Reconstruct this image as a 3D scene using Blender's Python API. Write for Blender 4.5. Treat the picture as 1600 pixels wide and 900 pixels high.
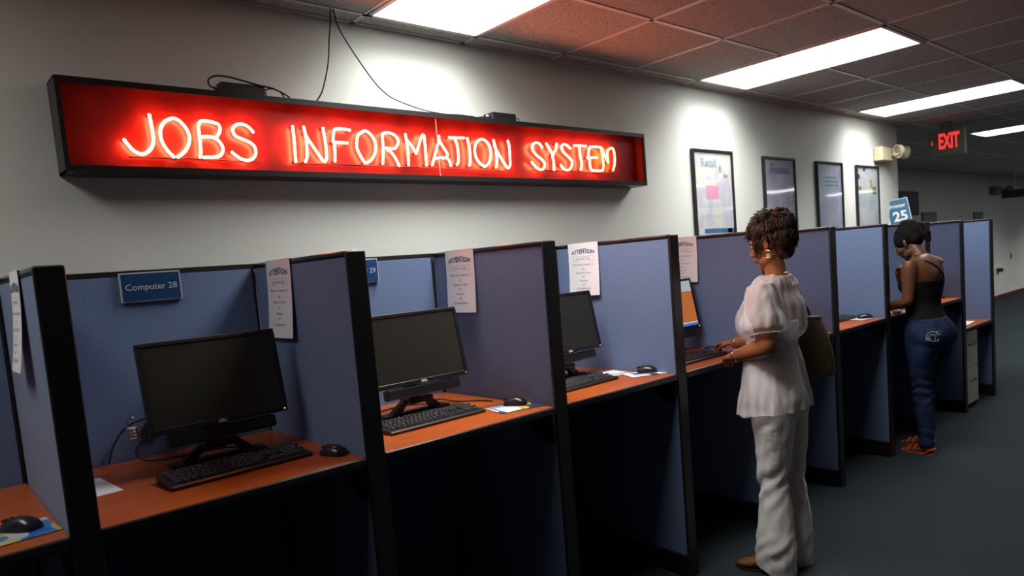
import bpy, bmesh, math, random
from mathutils import Vector, Matrix, noise, Euler
PI = math.pi
C = bpy.context.scene.collection
for o in list(bpy.data.objects):
    bpy.data.objects.remove(o)

# ------------------------------------------------------------------ camera
cam_d = bpy.data.cameras.new('camera')
cam = bpy.data.objects.new('camera', cam_d)
C.objects.link(cam)
bpy.context.scene.camera = cam
yaw, pit, rol = [math.radians(a) for a in (-42.2478, -5.1283, -4.5508)]
fw = Vector((-math.sin(yaw)*math.cos(pit), math.cos(yaw)*math.cos(pit), math.sin(pit)))
rt = Vector((math.cos(yaw), math.sin(yaw), 0))
up = rt.cross(fw)
r2 = rt*math.cos(rol) + up*math.sin(rol)
u2 = -rt*math.sin(rol) + up*math.cos(rol)
M = Matrix((r2, u2, -fw)).transposed().to_4x4()
M.translation = Vector((-0.2773, -2.0783, 1.6104))
cam.matrix_world = M
cam_d.sensor_width = 36
cam_d.lens = 36*1105.4245/1600
cam_d.shift_x = -46.93/1600
cam_d.shift_y = 61.85/1600
cam_d.clip_end = 100
cam_d.dof.use_dof = True
cam_d.dof.focus_distance = 3.0
cam_d.dof.aperture_fstop = 4.0

sc = bpy.context.scene
sc.view_settings.view_transform = 'Standard'
sc.view_settings.look = 'None'
sc.view_settings.exposure = 0.0
sc.view_settings.gamma = 1.0
sc.view_settings.use_curve_mapping = False
w = bpy.data.worlds.new('World')
sc.world = w
w.use_nodes = True
w.node_tree.nodes['Background'].inputs[0].default_value = (0.5, 0.55, 0.6, 1)
w.node_tree.nodes['Background'].inputs[1].default_value = 0.0

DIFF = 4.0            # strength of the visible ceiling diffusers
LAMP = 27.0           # watts of the lamps in each ceiling fixture
SPREAD = 135          # their lenses throw the light mostly downwards
NEON_S = 54.0          # strength of the neon tubes
# ceiling fixtures: (x0, y_far_edge, strength factor)
LIGHTS = [(1.375, 0.70, 1.0), (3.813, 0.70, 1.0), (6.25, 0.70, 0.9), (9.3, 0.70, 1.1), (11.74, 0.70, 1.2), (14.18, 0.70, 1.3), (17.23, 0.7, 1.6), (20.9, 0.7, 2.2)]
FAR_LIGHTS = [(-1.064, 0.70, .17), (9.9, -3.57, .25), (13.6, -3.57, .25), (17.2, -3.57, .25), (9.9, -7.2, .25), (14.2, -7.2, .25), (6.25, -3.57, .15), (20.9, -3.57, .25), (18.4, -7.2, .25)]

# ------------------------------------------------------------------ helpers
def xf(bm, verts, m):
    bmesh.ops.transform(bm, matrix=m, verts=verts)

class MB:
    def __init__(s):
        s.bm = bmesh.new()
        s.smooth = False
    def box(s, x0, x1, y0, y1, z0, z1, bev=0.0, m=None, seg=1):
        g = bmesh.ops.create_cube(s.bm, size=1.0)
        vs = g['verts']
        bmesh.ops.scale(s.bm, vec=(x1-x0, y1-y0, z1-z0), verts=vs)
        bmesh.ops.translate(s.bm, vec=((x0+x1)/2, (y0+y1)/2, (z0+z1)/2), verts=vs)
        if m is not None:
            xf(s.bm, vs, m)
        if bev > 0:
            es = list({e for v in vs for e in v.link_edges})
            bmesh.ops.bevel(s.bm, geom=es, offset=bev, segments=seg, affect='EDGES', profile=0.5)
        return s
    def cyl(s, c, r, h, axis='z', n=20, r2=None, m=None):
        g = bmesh.ops.create_cone(s.bm, cap_ends=True, segments=n, radius1=r, radius2=r if r2 is None else r2, depth=h)
        rot = {'z': Matrix.Identity(4), 'x': Matrix.Rotation(PI/2, 4, 'Y'), 'y': Matrix.Rotation(PI/2, 4, 'X')}[axis]
        xf(s.bm, g['verts'], Matrix.Translation(Vector(c)) @ rot)
        if m is not None:
            xf(s.bm, g['verts'], m)
        return s
    def ball(s, c, rx, ry=None, rz=None, n=16, m=None, rot=None):
        ry = rx if ry is None else ry
        rz = rx if rz is None else rz
        g = bmesh.ops.create_uvsphere(s.bm, u_segments=n, v_segments=max(6, n*2//3), radius=1)
        mm = Matrix.Translation(Vector(c)) @ (rot.to_4x4() if rot is not None else Matrix.Identity(4)) @ Matrix.Diagonal((rx, ry, rz, 1))
        xf(s.bm, g['verts'], mm)
        if m is not None:
            xf(s.bm, g['verts'], m)
        return s
    def loft(s, rings, cap=True):
        """rings: list of lists of points, equal length"""
        R = [[s.bm.verts.new(p) for p in r] for r in rings]
        n = len(R[0])
        for a, b in zip(R[:-1], R[1:]):
            for i in range(n):
                s.bm.faces.new((a[i], a[(i+1) % n], b[(i+1) % n], b[i]))
        if cap:
            s.bm.faces.new(list(reversed(R[0])))
            s.bm.faces.new(R[-1])
        return s
    def tube(s, pts, r, n=8, closed=False, cap=True):
        """pts: 3-D points; r: number or list of radii"""
        pts = [Vector(p) for p in pts]
        k = len(pts)
        rs = r if isinstance(r, (list, tuple)) else [r]*k
        prev = None
        rings = []
        for i, p in enumerate(pts):
            if closed:
                t = pts[(i+1) % k] - pts[i-1]
            else:
                t = pts[min(i+1, k-1)] - pts[max(i-1, 0)]
            t.normalize()
            if prev is None:
                a = Vector((0, 0, 1)) if abs(t.z) < .9 else Vector((1, 0, 0))
                u = t.cross(a).normalized()
            else:
                u = (prev - t*prev.dot(t))
                u = u.normalized() if u.length > 1e-6 else t.orthogonal().normalized()
            prev = u
            v = t.cross(u)
            rings.append([p + (u*math.cos(2*PI*j/n) + v*math.sin(2*PI*j/n))*rs[i] for j in range(n)])
        if closed:
            rings.append(rings[0])
            s.loft(rings, cap=False)
            bmesh.ops.remove_doubles(s.bm, verts=s.bm.verts, dist=1e-7)
        else:
            s.loft(rings, cap=cap)
        return s
    def poly(s, pts, d):
        """prism from a polygon, extruded by vector d"""
        d = Vector(d)
        a = [Vector(p) for p in pts]
        s.loft([a, [p + d for p in a]])
        return s
    def quad(s, pts):
        s.bm.faces.new([s.bm.verts.new(p) for p in pts])
        return s
    def raw(s, verts, faces):
        V = [s.bm.verts.new(v) for v in verts]
        for f in faces:
            try:
                s.bm.faces.new([V[i] for i in f])
            except ValueError:
                pass
        return s
    def sm(s):
        s.smooth = True
        return s
    def build(s, name, mat=None, parent=None, world=True, angle=None):
        bmesh.ops.recalc_face_normals(s.bm, faces=s.bm.faces)
        me = bpy.data.meshes.new(name)
        s.bm.to_mesh(me)
        s.bm.free()
        if s.smooth:
            me.shade_smooth()
            if angle:
                me.set_sharp_from_angle(angle=math.radians(angle))
        o = bpy.data.objects.new(name, me)
        C.objects.link(o)
        if mat is not None:
            me.materials.append(mat)
        if parent is not None:
            o.parent = parent
            if world:
                off = Vector((0, 0, 0))
                q = parent
                while q is not None:
                    off += Vector(q.location)
                    q = q.parent
                me.transform(Matrix.Translation(-off))
        return o

def spline(pts, n=6, closed=False):
    """Catmull-Rom through the points"""
    P = [Vector(p) for p in pts]
    k = len(P)
    out = []
    rng = range(k) if closed else range(k-1)
    for i in rng:
        if closed:
            a, b, c, d = P[i-1], P[i], P[(i+1) % k], P[(i+2) % k]
        else:
            a, b, c, d = P[max(i-1, 0)], P[i], P[i+1], P[min(i+2, k-1)]
        for j in range(n):
            t = j/n
            out.append(0.5*((2*b) + (c-a)*t + (2*a-5*b+4*c-d)*t*t + (3*b-a-3*c+d)*t**3))
    if not closed:
        out.append(P[-1])
    return out

def empty(name, loc, rz=0.0):
    o = bpy.data.objects.new(name, None)
    o.empty_display_size = 0.1
    C.objects.link(o)
    o.location = loc
    o.rotation_euler = (0, 0, rz)
    return o
def tag(o, label=None, cat=None, group=None, kind=None):
    if label: o['label'] = label
    if cat: o['category'] = cat
    if group: o['group'] = group
    if kind: o['kind'] = kind
    return o
def thing(name, label, cat, loc=(0, 0, 0), rz=0.0, group=None):
    return tag(empty(name, loc, rz), label, cat, group)
def copy_tree(o, parent=None):
    c = o.copy()
    C.objects.link(c)
    if parent is not None:
        c.parent = parent
    for ch in list(o.children):
        copy_tree(ch, c)
    return c
def dup(root, loc, rz, label, group=None):
    r = copy_tree(root)
    r.location = loc
    r.rotation_euler = (0, 0, rz)
    r['label'] = label
    if group: r['group'] = group
    return r

_tc = {}
def text2d(s, size=1.0, align='CENTER', bold=0.0):
    """flat mesh of a line of text -> verts (u, v), faces"""
    cu = bpy.data.curves.new('txt', 'FONT')
    cu.body = s
    cu.size = size
    cu.align_x = align
    cu.align_y = 'CENTER'
    cu.offset = bold
    cu.resolution_u = 3
    ob = bpy.data.objects.new('txt', cu)
    C.objects.link(ob)
    dg = bpy.context.evaluated_depsgraph_get()
    ev = ob.evaluated_get(dg)
    me = ev.to_mesh()
    vs = [(v.co.x, v.co.y) for v in me.vertices]
    fs = [tuple(p.vertices) for p in me.polygons]
    ev.to_mesh_clear()
    bpy.data.objects.remove(ob)
    bpy.data.curves.remove(cu)
    return vs, fs
def text_on(mb, s, size, o, ux, uy, warp=None, bold=0.0, align='CENTER', th=0.0006):
    """letters standing slightly proud of a surface: origin o, directions ux, uy"""
    vs, fs = text2d(s, size, align, bold)
    if warp: vs = [warp(u, v) for u, v in vs]
    o, ux, uy = Vector(o), Vector(ux), Vector(uy)
    nrm = ux.cross(uy).normalized()
    mb.raw([o + ux*u + uy*v + nrm*th for u, v in vs], fs)

# ------------------------------------------------------------------ materials
def mat(name, col=(.5, .5, .5), rough=.6, metal=0.0, spec=.5, **kw):
    m = bpy.data.materials.new(name)
    m.use_nodes = True
    nt = m.node_tree
    b = nt.nodes['Principled BSDF']
    b.inputs['Base Color'].default_value = (*col, 1)
    b.inputs['Roughness'].default_value = rough
    b.inputs['Metallic'].default_value = metal
    b.inputs['Specular IOR Level'].default_value = spec
    for k, v in kw.items():
        b.inputs[k.replace('_', ' ')].default_value = v
    m['b'] = 1
    return m
def N(m, t, **kw):
    n = m.node_tree.nodes.new(t)
    for k, v in kw.items():
        setattr(n, k, v)
    return n
def bsdf(m): return m.node_tree.nodes['Principled BSDF']
def lk(m, a, b): m.node_tree.links.new(a, b)
def noisy(m, scale, c0, c1, detail=4, lo=.3, hi=.7, coord='Object', bump=0.0, bscale=None, bdist=.002, stretch=(1, 1, 1)):
    tc = N(m, 'ShaderNodeTexCoord')
    mp = N(m, 'ShaderNodeMapping')
    mp.inputs['Scale'].default_value = stretch
    lk(m, tc.outputs[coord], mp.inputs[0])
    nz = N(m, 'ShaderNodeTexNoise')
    nz.inputs['Scale'].default_value = scale
    nz.inputs['Detail'].default_value = detail
    lk(m, mp.outputs[0], nz.inputs['Vector'])
    rp = N(m, 'ShaderNodeValToRGB')
    rp.color_ramp.elements[0].position = lo
    rp.color_ramp.elements[1].position = hi
    rp.color_ramp.elements[0].color = (*c0, 1)
    rp.color_ramp.elements[1].color = (*c1, 1)
    lk(m, nz.outputs[0], rp.inputs[0])
    lk(m, rp.outputs[0], bsdf(m).inputs['Base Color'])
    if bump:
        n2 = N(m, 'ShaderNodeTexNoise')
        n2.inputs['Scale'].default_value = bscale or scale
        lk(m, mp.outputs[0], n2.inputs['Vector'])
        bp = N(m, 'ShaderNodeBump')
        bp.inputs['Strength'].default_value = bump
        bp.inputs['Distance'].default_value = bdist
        lk(m, n2.outputs[0], bp.inputs['Height'])
        lk(m, bp.outputs[0], bsdf(m).inputs['Normal'])
    return m
def emit(name, col, s):
    m = bpy.data.materials.new(name)
    m.use_nodes = True
    nt = m.node_tree
    nt.nodes.remove(nt.nodes['Principled BSDF'])
    e = nt.nodes.new('ShaderNodeEmission')
    e.inputs[0].default_value = (*col, 1)
    e.inputs[1].default_value = s
    nt.links.new(e.outputs[0], nt.nodes['Material Output'].inputs[0])
    return m
def glass_sheet(name, tint=(1, 1, 1), rough=0.03, bump=0.0, bscale=6, refl=1.0):
    """thin clear sheet: transparent with a Fresnel gloss"""
    m = bpy.data.materials.new(name)
    m.use_nodes = True
    nt = m.node_tree
    nt.nodes.remove(nt.nodes['Principled BSDF'])
    t = nt.nodes.new('ShaderNodeBsdfTransparent')
    t.inputs[0].default_value = (*tint, 1)
    g = nt.nodes.new('ShaderNodeBsdfGlossy')
    g.inputs['Roughness'].default_value = rough
    fr = nt.nodes.new('ShaderNodeFresnel')
    fr.inputs[0].default_value = 1.5
    ml = nt.nodes.new('ShaderNodeMath')
    ml.operation = 'MULTIPLY'
    ml.inputs[1].default_value = refl
    mx = nt.nodes.new('ShaderNodeMixShader')
    ge = nt.nodes.new('ShaderNodeNewGeometry')     # gloss only on the outer faces of the sheet
    inv = nt.nodes.new('ShaderNodeMath')
    inv.operation = 'SUBTRACT'
    inv.inputs[0].default_value = 1.0
    nt.links.new(ge.outputs['Backfacing'], inv.inputs[1])
    fm = nt.nodes.new('ShaderNodeMath')
    fm.operation = 'MULTIPLY'
    nt.links.new(fr.outputs[0], fm.inputs[0])
    nt.links.new(inv.outputs[0], fm.inputs[1])
    nt.links.new(fm.outputs[0], ml.inputs[0])
    nt.links.new(ml.outputs[0], mx.inputs[0])
    nt.links.new(t.outputs[0], mx.inputs[1])
    nt.links.new(g.outputs[0], mx.inputs[2])
    nt.links.new(mx.outputs[0], nt.nodes['Material Output'].inputs[0])
    if bump:
        tc = nt.nodes.new('ShaderNodeTexCoord')
        nz = nt.nodes.new('ShaderNodeTexNoise')
        nz.inputs['Scale'].default_value = bscale
        nz.inputs['Detail'].default_value = 0
        bp = nt.nodes.new('ShaderNodeBump')
        bp.inputs['Strength'].default_value = bump
        bp.inputs['Distance'].default_value = .01
        nt.links.new(tc.outputs['Object'], nz.inputs['Vector'])
        nt.links.new(nz.outputs[0], bp.inputs['Height'])
        nt.links.new(bp.outputs[0], g.inputs['Normal'])
        nt.links.new(bp.outputs[0], fr.inputs['Normal'])
    return m

m_wall = noisy(mat('wall_paint', rough=.55), 1.2, (.66, .68, .64), (.70, .72, .68), bump=.15, bscale=220, bdist=.001)
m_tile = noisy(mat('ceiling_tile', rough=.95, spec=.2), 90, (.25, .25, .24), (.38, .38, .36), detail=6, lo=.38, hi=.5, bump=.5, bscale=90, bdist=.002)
m_grid = mat('ceiling_grid_metal', (.55, .54, .52), .45)
m_carpet = noisy(mat('carpet', rough=.95, spec=.1), 260, (.018, .025, .029), (.037, .048, .054), bump=.6, bscale=400, bdist=.004)
m_base = mat('dark_red_baseboard', (.09, .018, .015), .5)
m_fab = noisy(mat('blue_fabric', rough=.95, spec=.15, Sheen_Weight=.15), 210, (.098, .142, .255), (.163, .222, .375), detail=8, lo=.34, hi=.66, bump=.35, bscale=900, bdist=.001)
m_blk = mat('black_trim', (.010, .010, .011), .42)
m_cap = mat('black_cap_trim', (.010, .010, .011), .22)
m_blk2 = mat('black_plastic', (.011, .011, .012), .38)
m_matte = mat('matte_black_plastic', (.014, .014, .015), .55)
m_cable = mat('black_cable', (.012, .012, .012), .5)
m_wood = noisy(mat('orange_wood_laminate', rough=.32, spec=.45), 5, (.36, .070, .010), (.47, .105, .015), detail=6, stretch=(1, 9, 1), lo=.3, hi=.7)
m_screen = mat('dark_screen', (.030, .028, .022), .26, spec=.35)
m_paper = mat('white_paper', (.78, .76, .77), .8)
m_ink = mat('black_ink', (.20, .20, .22), .7)
m_navy = mat('navy_ink', (.02, .06, .16), .7)
m_sil = mat('silver', (.62, .62, .60), .3, 1.0)
m_alu = mat('aluminium_edge', (.55, .55, .55), .4, .1)
m_white = mat('white_plastic', (.75, .74, .70), .4)
m_key = mat('key_plastic', (.05, .05, .053), .25, spec=.8)
m_leg = mat('key_legend', (.6, .6, .6), .5)

# ------------------------------------------------------------------ room
H = 2.7471
YW = 0.845
XE = 7.49
YF = 2.75
def struct(name, mb, m, parent=None):
    o = mb.build(name, m, parent)
    if parent is None: o['kind'] = 'structure'
    return o
struct('floor', MB().box(-4, 26, -12, YF+.1, -.1, 0), m_carpet)
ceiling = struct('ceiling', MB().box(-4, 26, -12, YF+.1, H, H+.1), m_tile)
struct('wall_back', MB().box(-4, XE, YW, YF+.1, 0, H), m_wall)
struct('wall_far', MB().box(XE, 26, YF, YF+.1, 0, H), m_wall)
struct('wall_right', MB().box(26, 26.1, -12, YF+.1, 0, H), m_wall)
struct('wall_left', MB().box(-4.1, -4, -12, YW+.1, 0, H), m_wall)
struct('wall_front', MB().box(-4, 26, -12.1, -12, 0, H), m_wall)
struct('baseboard_far', MB().box(XE, 26, YF-.015, YF, 0, .10, .004), m_base)
# hung-ceiling grid: T-bars under the tiles, 0.61 m
G = .6096
LX, LY = 1.3747, .7242
g = MB()
x = LX - 8*G
while x < 26:
    g.box(x-.012, x+.012, -12, YF if x > XE else YW, H-.004, H+.001)
    x += G
y = LY
while y > -12:
    g.box(-4, 26, y-.012, y+.012, H-.004, H+.001)
    y -= G
for y in (LY+G, LY+2*G, LY+3*G):
    g.box(XE, 26, y-.012, y+.012, H-.004, H+.001)
# wall angle
g.box(-4, XE, YW-.022, YW, H-.004, H+.001)
g.build('ceiling_grid', m_grid, ceiling)

# ------------------------------------------------------------------ ceiling lights
def ceiling_light(x0, yfar, f, label):
    t = thing('ceiling_light', label, 'ceiling light', (x0+G/2, yfar-G, H-.02), group='recessed fluorescent ceiling lights')
    e = .02
    xa, xb, ya, yb = x0+.005, x0+G-.005, yfar-2*G+.03, yfar+.022-.005
    fr = MB()
    for b in ((xa, xb, ya, ya+e), (xa, xb, yb-e, yb), (xa, xa+e, ya, yb), (xb-e, xb, ya, yb)):
        fr.box(*b, H-.010, H-.001)
    fr.build('light_frame', m_grid, t)
    key = round(f, 2)
    if key not in _tc:
        _tc[key] = emit('fluorescent_diffuser', (1.0, 1.0, .965), DIFF*(1.0 if f > .3 or x0 < 4 else 1.8))
    MB().box(xa+e, xb-e, ya+e, yb-e, H-.006, H-.002).build('diffuser', _tc[key], t)
    ld = bpy.data.lights.new('fluorescent_lamp', 'AREA')
    ld.shape = 'RECTANGLE'
    ld.size, ld.size_y = xb-xa-2*e, yb-ya-2*e
    ld.energy = LAMP*f
    ld.color = (1.0, 1.0, .965)
    ld.spread = math.radians(SPREAD)
    lo = bpy.data.objects.new('fluorescent_lamp', ld)
    C.objects.link(lo)
    lo.parent = t
    lo.location = Vector(((xa+xb)/2, (ya+yb)/2, H-.008)) - t.location
    return t
names = ['bright ceiling light panel nearest, above the red neon sign', 'long bright ceiling light panel above the first framed poster',
         'third ceiling light panel from the left, near the wall corner', 'fourth ceiling light panel, just right of the exit sign',
         'ceiling light panel beyond the exit sign, partly past the frame', 'ceiling light panel far down the hall, sixth along the row',
         'ceiling light panel far down the hall, seventh along the row', 'ceiling light panel at the very end of the hall row']
for (a, b, f), n in zip(LIGHTS, names):
    ceiling_light(a, b, f, n)
for i, (a, b, f) in enumerate(FAR_LIGHTS):
    ceiling_light(a, LY - round((LY-b)/G)*G - .02, f, 'dim ceiling light panel by the wall left of the neon sign, out of frame' if i == 0 else
                  'ceiling light panel across the open room, out of frame, %s' % ['', 'nearer row, second of five', 'nearer row, third of five', 'nearer row, fourth of five', 'farther row, first of three', 'farther row, middle of three', 'nearer row, first of five', 'nearer row, last of five', 'farther row, last of three'][i])

# ------------------------------------------------------------------ neon sign
NEON = [
    ('J', [[(0.479,2.251),(0.481,2.23),(0.483,2.193),(0.482,2.158),(0.47,2.131),(0.453,2.116),(0.437,2.112),(0.416,2.121),(0.403,2.136),(0.389,2.158)]]),
    ('O', [[(0.543,2.107),(0.526,2.127),(0.511,2.157),(0.508,2.187),(0.514,2.212),(0.529,2.233),(0.553,2.245),(0.572,2.242),(0.593,2.221),(0.605,2.193),(0.605,2.169),(0.593,2.14),(0.578,2.122),(0.558,2.107)]]),
    ('B', [[(0.635,2.11),(0.64,2.132),(0.642,2.182),(0.642,2.217),(0.649,2.239),(0.663,2.245),(0.697,2.242),(0.717,2.233),(0.718,2.211),(0.705,2.189),(0.698,2.185)],[(0.651,2.184),(0.67,2.187),(0.697,2.183),(0.716,2.165),(0.722,2.14),(0.707,2.117),(0.682,2.111),(0.649,2.109)]]),
    ('S', [[(0.844,2.216),(0.833,2.23),(0.812,2.242),(0.79,2.242),(0.772,2.23),(0.767,2.215),(0.774,2.197),(0.795,2.187),(0.819,2.178),(0.84,2.164),(0.847,2.142),(0.839,2.119),(0.818,2.105),(0.8,2.105),(0.779,2.113),(0.755,2.132)]]),
    ('I', [[(1.009,2.248),(1.009,2.188),(1.006,2.108)]]),
    ('N', [[(1.056,2.249),(1.06,2.223),(1.062,2.191),(1.06,2.155),(1.057,2.126),(1.048,2.109)],[(1.059,2.226),(1.069,2.202),(1.096,2.16),(1.119,2.125),(1.129,2.112),(1.14,2.118),(1.145,2.144),(1.145,2.195),(1.141,2.25)]]),
    ('F', [[(1.263,2.251),(1.226,2.254),(1.197,2.25),(1.187,2.235),(1.181,2.197)],[(1.246,2.195),(1.211,2.195),(1.186,2.194)],[(1.186,2.19),(1.184,2.153),(1.18,2.116)]]),
    ('O', [[(1.321,2.114),(1.305,2.14),(1.291,2.173),(1.293,2.204),(1.302,2.231),(1.326,2.249),(1.347,2.251),(1.371,2.231),(1.383,2.201),(1.379,2.166),(1.365,2.139),(1.345,2.121),(1.332,2.114)]]),
    ('R', [[(1.411,2.115),(1.42,2.172),(1.422,2.234),(1.43,2.248),(1.458,2.252),(1.488,2.242),(1.502,2.219),(1.492,2.195),(1.473,2.182),(1.436,2.183)],[(1.44,2.179),(1.465,2.159),(1.481,2.136),(1.494,2.108)]]),
    ('M', [[(1.543,2.25),(1.546,2.222),(1.549,2.178),(1.545,2.114)],[(1.551,2.222),(1.572,2.199),(1.591,2.17)],[(1.592,2.167),(1.612,2.208),(1.63,2.245),(1.639,2.254),(1.646,2.243),(1.645,2.183),(1.644,2.116)]]),
    ('A', [[(1.729,2.253),(1.727,2.234),(1.706,2.186),(1.677,2.117)],[(1.73,2.231),(1.749,2.202),(1.769,2.172),(1.761,2.156),(1.744,2.151)],[(1.692,2.148),(1.757,2.153),(1.776,2.141),(1.783,2.118)]]),
    ('T', [[(1.789,2.251),(1.831,2.253),(1.875,2.255)],[(1.823,2.238),(1.832,2.22),(1.834,2.175),(1.832,2.14),(1.822,2.124)]]),
    ('I', [[(1.897,2.253),(1.904,2.22),(1.906,2.178),(1.902,2.139),(1.896,2.123)]]),
    ('O', [[(1.986,2.121),(1.956,2.141),(1.939,2.172),(1.939,2.208),(1.953,2.237),(1.982,2.254),(2.009,2.249),(2.032,2.227),(2.04,2.195),(2.031,2.155),(2.01,2.129),(1.99,2.12)]]),
    ('N', [[(2.063,2.254),(2.071,2.222),(2.074,2.186),(2.075,2.149),(2.065,2.12)],[(2.065,2.228),(2.087,2.19),(2.112,2.154),(2.133,2.126),(2.146,2.117),(2.16,2.131),(2.164,2.171),(2.165,2.226),(2.159,2.255)]]),
    ('S', [[(2.397,2.236),(2.382,2.253),(2.358,2.258),(2.333,2.248),(2.326,2.221),(2.351,2.193),(2.39,2.17),(2.408,2.147),(2.397,2.123),(2.372,2.116),(2.344,2.127),(2.315,2.153)]]),
    ('Y', [[(2.432,2.256),(2.454,2.227),(2.477,2.198)],[(2.509,2.26),(2.501,2.229),(2.472,2.198),(2.477,2.162),(2.475,2.119)]]),
    ('S', [[(2.612,2.241),(2.587,2.258),(2.561,2.26),(2.546,2.244),(2.556,2.22),(2.597,2.191),(2.621,2.167),(2.609,2.136),(2.581,2.119),(2.547,2.128),(2.531,2.145)]]),
    ('T', [[(2.649,2.259),(2.695,2.26),(2.741,2.261)],[(2.689,2.254),(2.689,2.207),(2.698,2.164),(2.688,2.126)]]),
    ('E', [[(2.854,2.26),(2.787,2.259),(2.767,2.243),(2.757,2.198)],[(2.748,2.195),(2.79,2.197),(2.828,2.199)],[(2.766,2.192),(2.766,2.147),(2.782,2.125),(2.849,2.124)]]),
    ('M', [[(2.868,2.26),(2.878,2.216),(2.882,2.158),(2.869,2.125)],[(2.877,2.254),(2.902,2.21),(2.923,2.175)],[(2.923,2.179),(2.924,2.237),(2.946,2.255),(2.971,2.259),(2.984,2.234),(2.982,2.174),(2.963,2.131)]])]

m_box = mat('black_sign_metal', (.022, .021, .021), .38, .3)
m_back = noisy(mat('red_sign_back', rough=.35, spec=.5), 7, (.16, .007, .006), (.42, .020, .016), detail=5, lo=.3, hi=.72)
m_tube = emit('neon_tube', (1.0, .24, .10), NEON_S)
m_tubeY = emit('neon_tube_amber', (1.0, .34, .06), NEON_S*.55)
m_blkout = mat('painted_out_tube', (.05, .01, .01), .4)
m_cover = glass_sheet('clear_sign_cover', (1, .97, .97), .04, bump=.05, bscale=3, refl=.9)
SX0, SX1, SZ0, SZ1, SY = .197, 3.233, 2.040, 2.353, .7197
sign = thing('neon_sign', 'long black box sign with red neon letters reading JOBS INFORMATION SYSTEM', 'neon sign', ((SX0+SX1)/2, YW, SZ0))
b = MB()
b.box(SX0, SX1, SY, YW-.001, SZ1-.006, SZ1)          # top
b.box(SX0, SX1, SY, YW-.001, SZ0, SZ0+.006)          # bottom
b.box(SX0, SX0+.006, SY, YW-.001, SZ0, SZ1)
b.box(SX1-.006, SX1, SY, YW-.001, SZ0, SZ1)
b.box(SX0, SX1, YW-.006, YW-.001, SZ0, SZ1)
e = .022                                              # front lip
b.box(SX0, SX1, SY-.003, SY+.004, SZ1-e, SZ1)
b.box(SX0, SX1, SY-.003, SY+.004, SZ0, SZ0+e)
b.box(SX0, SX0+.014, SY-.003, SY+.004, SZ0+e, SZ1-e)
b.box(SX1-.014, SX1, SY-.003, SY+.004, SZ0+e, SZ1-e)
b.build('sign_box', m_box, sign)
YB_ = .778
MB().box(SX0+.008, SX1-.008, YB_, YB_+.005, SZ0+.008, SZ1-.008).build('backing_panel', m_back, sign)
MB().box(SX1-.012, SX1-.006, SY+.012, YB_, SZ0+.008, SZ1-.008).build('inner_liner', m_back, sign)
for (xa, xb) in ((SX0+.008, 1.6985), (1.7015, SX1-.008)):
    MB().box(xa, xb, SY+.006, SY+.009, SZ0+.008, SZ1-.008).build('clear_cover', m_cover, sign)
MB().box(1.6985, 1.7015, SY+.0055, SY+.010, SZ0+.008, SZ1-.008).build('cover_joint', mat('cover_joint', (.7, .25, .22), .3), sign)
YT = .752
for i, (ch, strokes) in enumerate(NEON):
    tb = MB()
    for st in strokes:
        P = [Vector((x, YT, z)) for x, z in st]
        tb.tube(spline(P, 4), .0052, n=8)
        for q in (P[0], P[-1]):
            tb.ball(q, .0058, n=8)
    L = tb.sm().build('neon_letter', m_tubeY if i == len(NEON)-1 else m_tube, sign)
    L['label'] = 'glowing neon letter ' + ch
    for st in strokes:
        for q in (st[0], st[-1]):
            MB().cyl((q[0], (YT+YB_)/2+.003, q[1]), .0035, YB_-YT-.006, 'y', 8).sm().build('tube_support', m_blkout, L)
# thin dark return tubes between letters, near the bottom of each word
for (xa, xb, z) in ((.40, .86, 2.102), (1.02, 2.16, 2.102), (2.33, 3.0, 2.115)):
    MB().tube([(xa, YT+.014, z), ((xa+xb)/2, YT+.014, z+.003), (xb, YT+.014, z)], .003, 6).sm().build('return_tube', m_blkout, sign)

# transformers lying on the sign
def transformer(x0, x1, label, h):
    t = thing('sign_transformer', label, 'transformer', ((x0+x1)/2, .78, SZ1), group='transformers on the neon sign')
    MB().box(x0, x1, .735, .815, SZ1+.001, SZ1+h, .003).build('transformer_case', m_box, t)
    for xa in (x0-.012, x1):
        MB().box(xa, xa+.012, .75, .80, SZ1+.001, SZ1+.006).build('mounting_tab', m_box, t)
    for x in (x0-.004, x1+.004):
        MB().cyl((x, .775, SZ1+h*.6), .007, .012, 'x', 10).sm().build('terminal', m_white, t)
    return t
t1 = transformer(.735, .905, 'black sign transformer with looping cable, above JOBS', .042)
t2 = transformer(2.06, 2.215, 'small black sign transformer above the end of INFORMATION', .040)
def wire(name, pts, r, label, group=None, m=None, n=8):
    o = MB().tube(spline(pts, n), r, 8).sm().build(name, m or m_cable)
    tag(o, label, 'cable', group)
    return o
MB().tube(spline([(.74, .74, 2.366), (.70, .735, 2.370), (.690, .73, 2.392), (.715, .73, 2.410), (.76, .73, 2.413), (.82, .73, 2.404), (.88, .73, 2.394), (.93, .73, 2.388), (.975, .73, 2.372), (1.0, .73, 2.358)], 8), .0035, 8).sm().build('looping_cable', m_cable, t1)
MB().tube(spline([(.90, .76, 2.375), (.92, .745, 2.387), (.945, .742, 2.388), (.97, .742, 2.378), (.985, .745, 2.357)], 8), .003, 8).sm().build('output_cable', m_cable, t1)
MB().tube(spline([(.915, .75, 2.356), (.912, .75, 2.372), (.905, .75, 2.386)], 6), .0022, 6).sm().build('ground_wire', m_cable, t1)
MB().tube(spline([(2.06, .76, 2.370), (2.02, .755, 2.368), (1.97, .75, 2.360), (1.94, .75, 2.357)], 6), .003, 6).sm().build('input_cable', m_cable, t2)
MB().tube(spline([(2.215, .76, 2.372), (2.235, .755, 2.378), (2.245, .75, 2.368), (2.238, .75, 2.356)], 6), .0028, 6).sm().build('output_cable', m_cable, t2)
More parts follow.
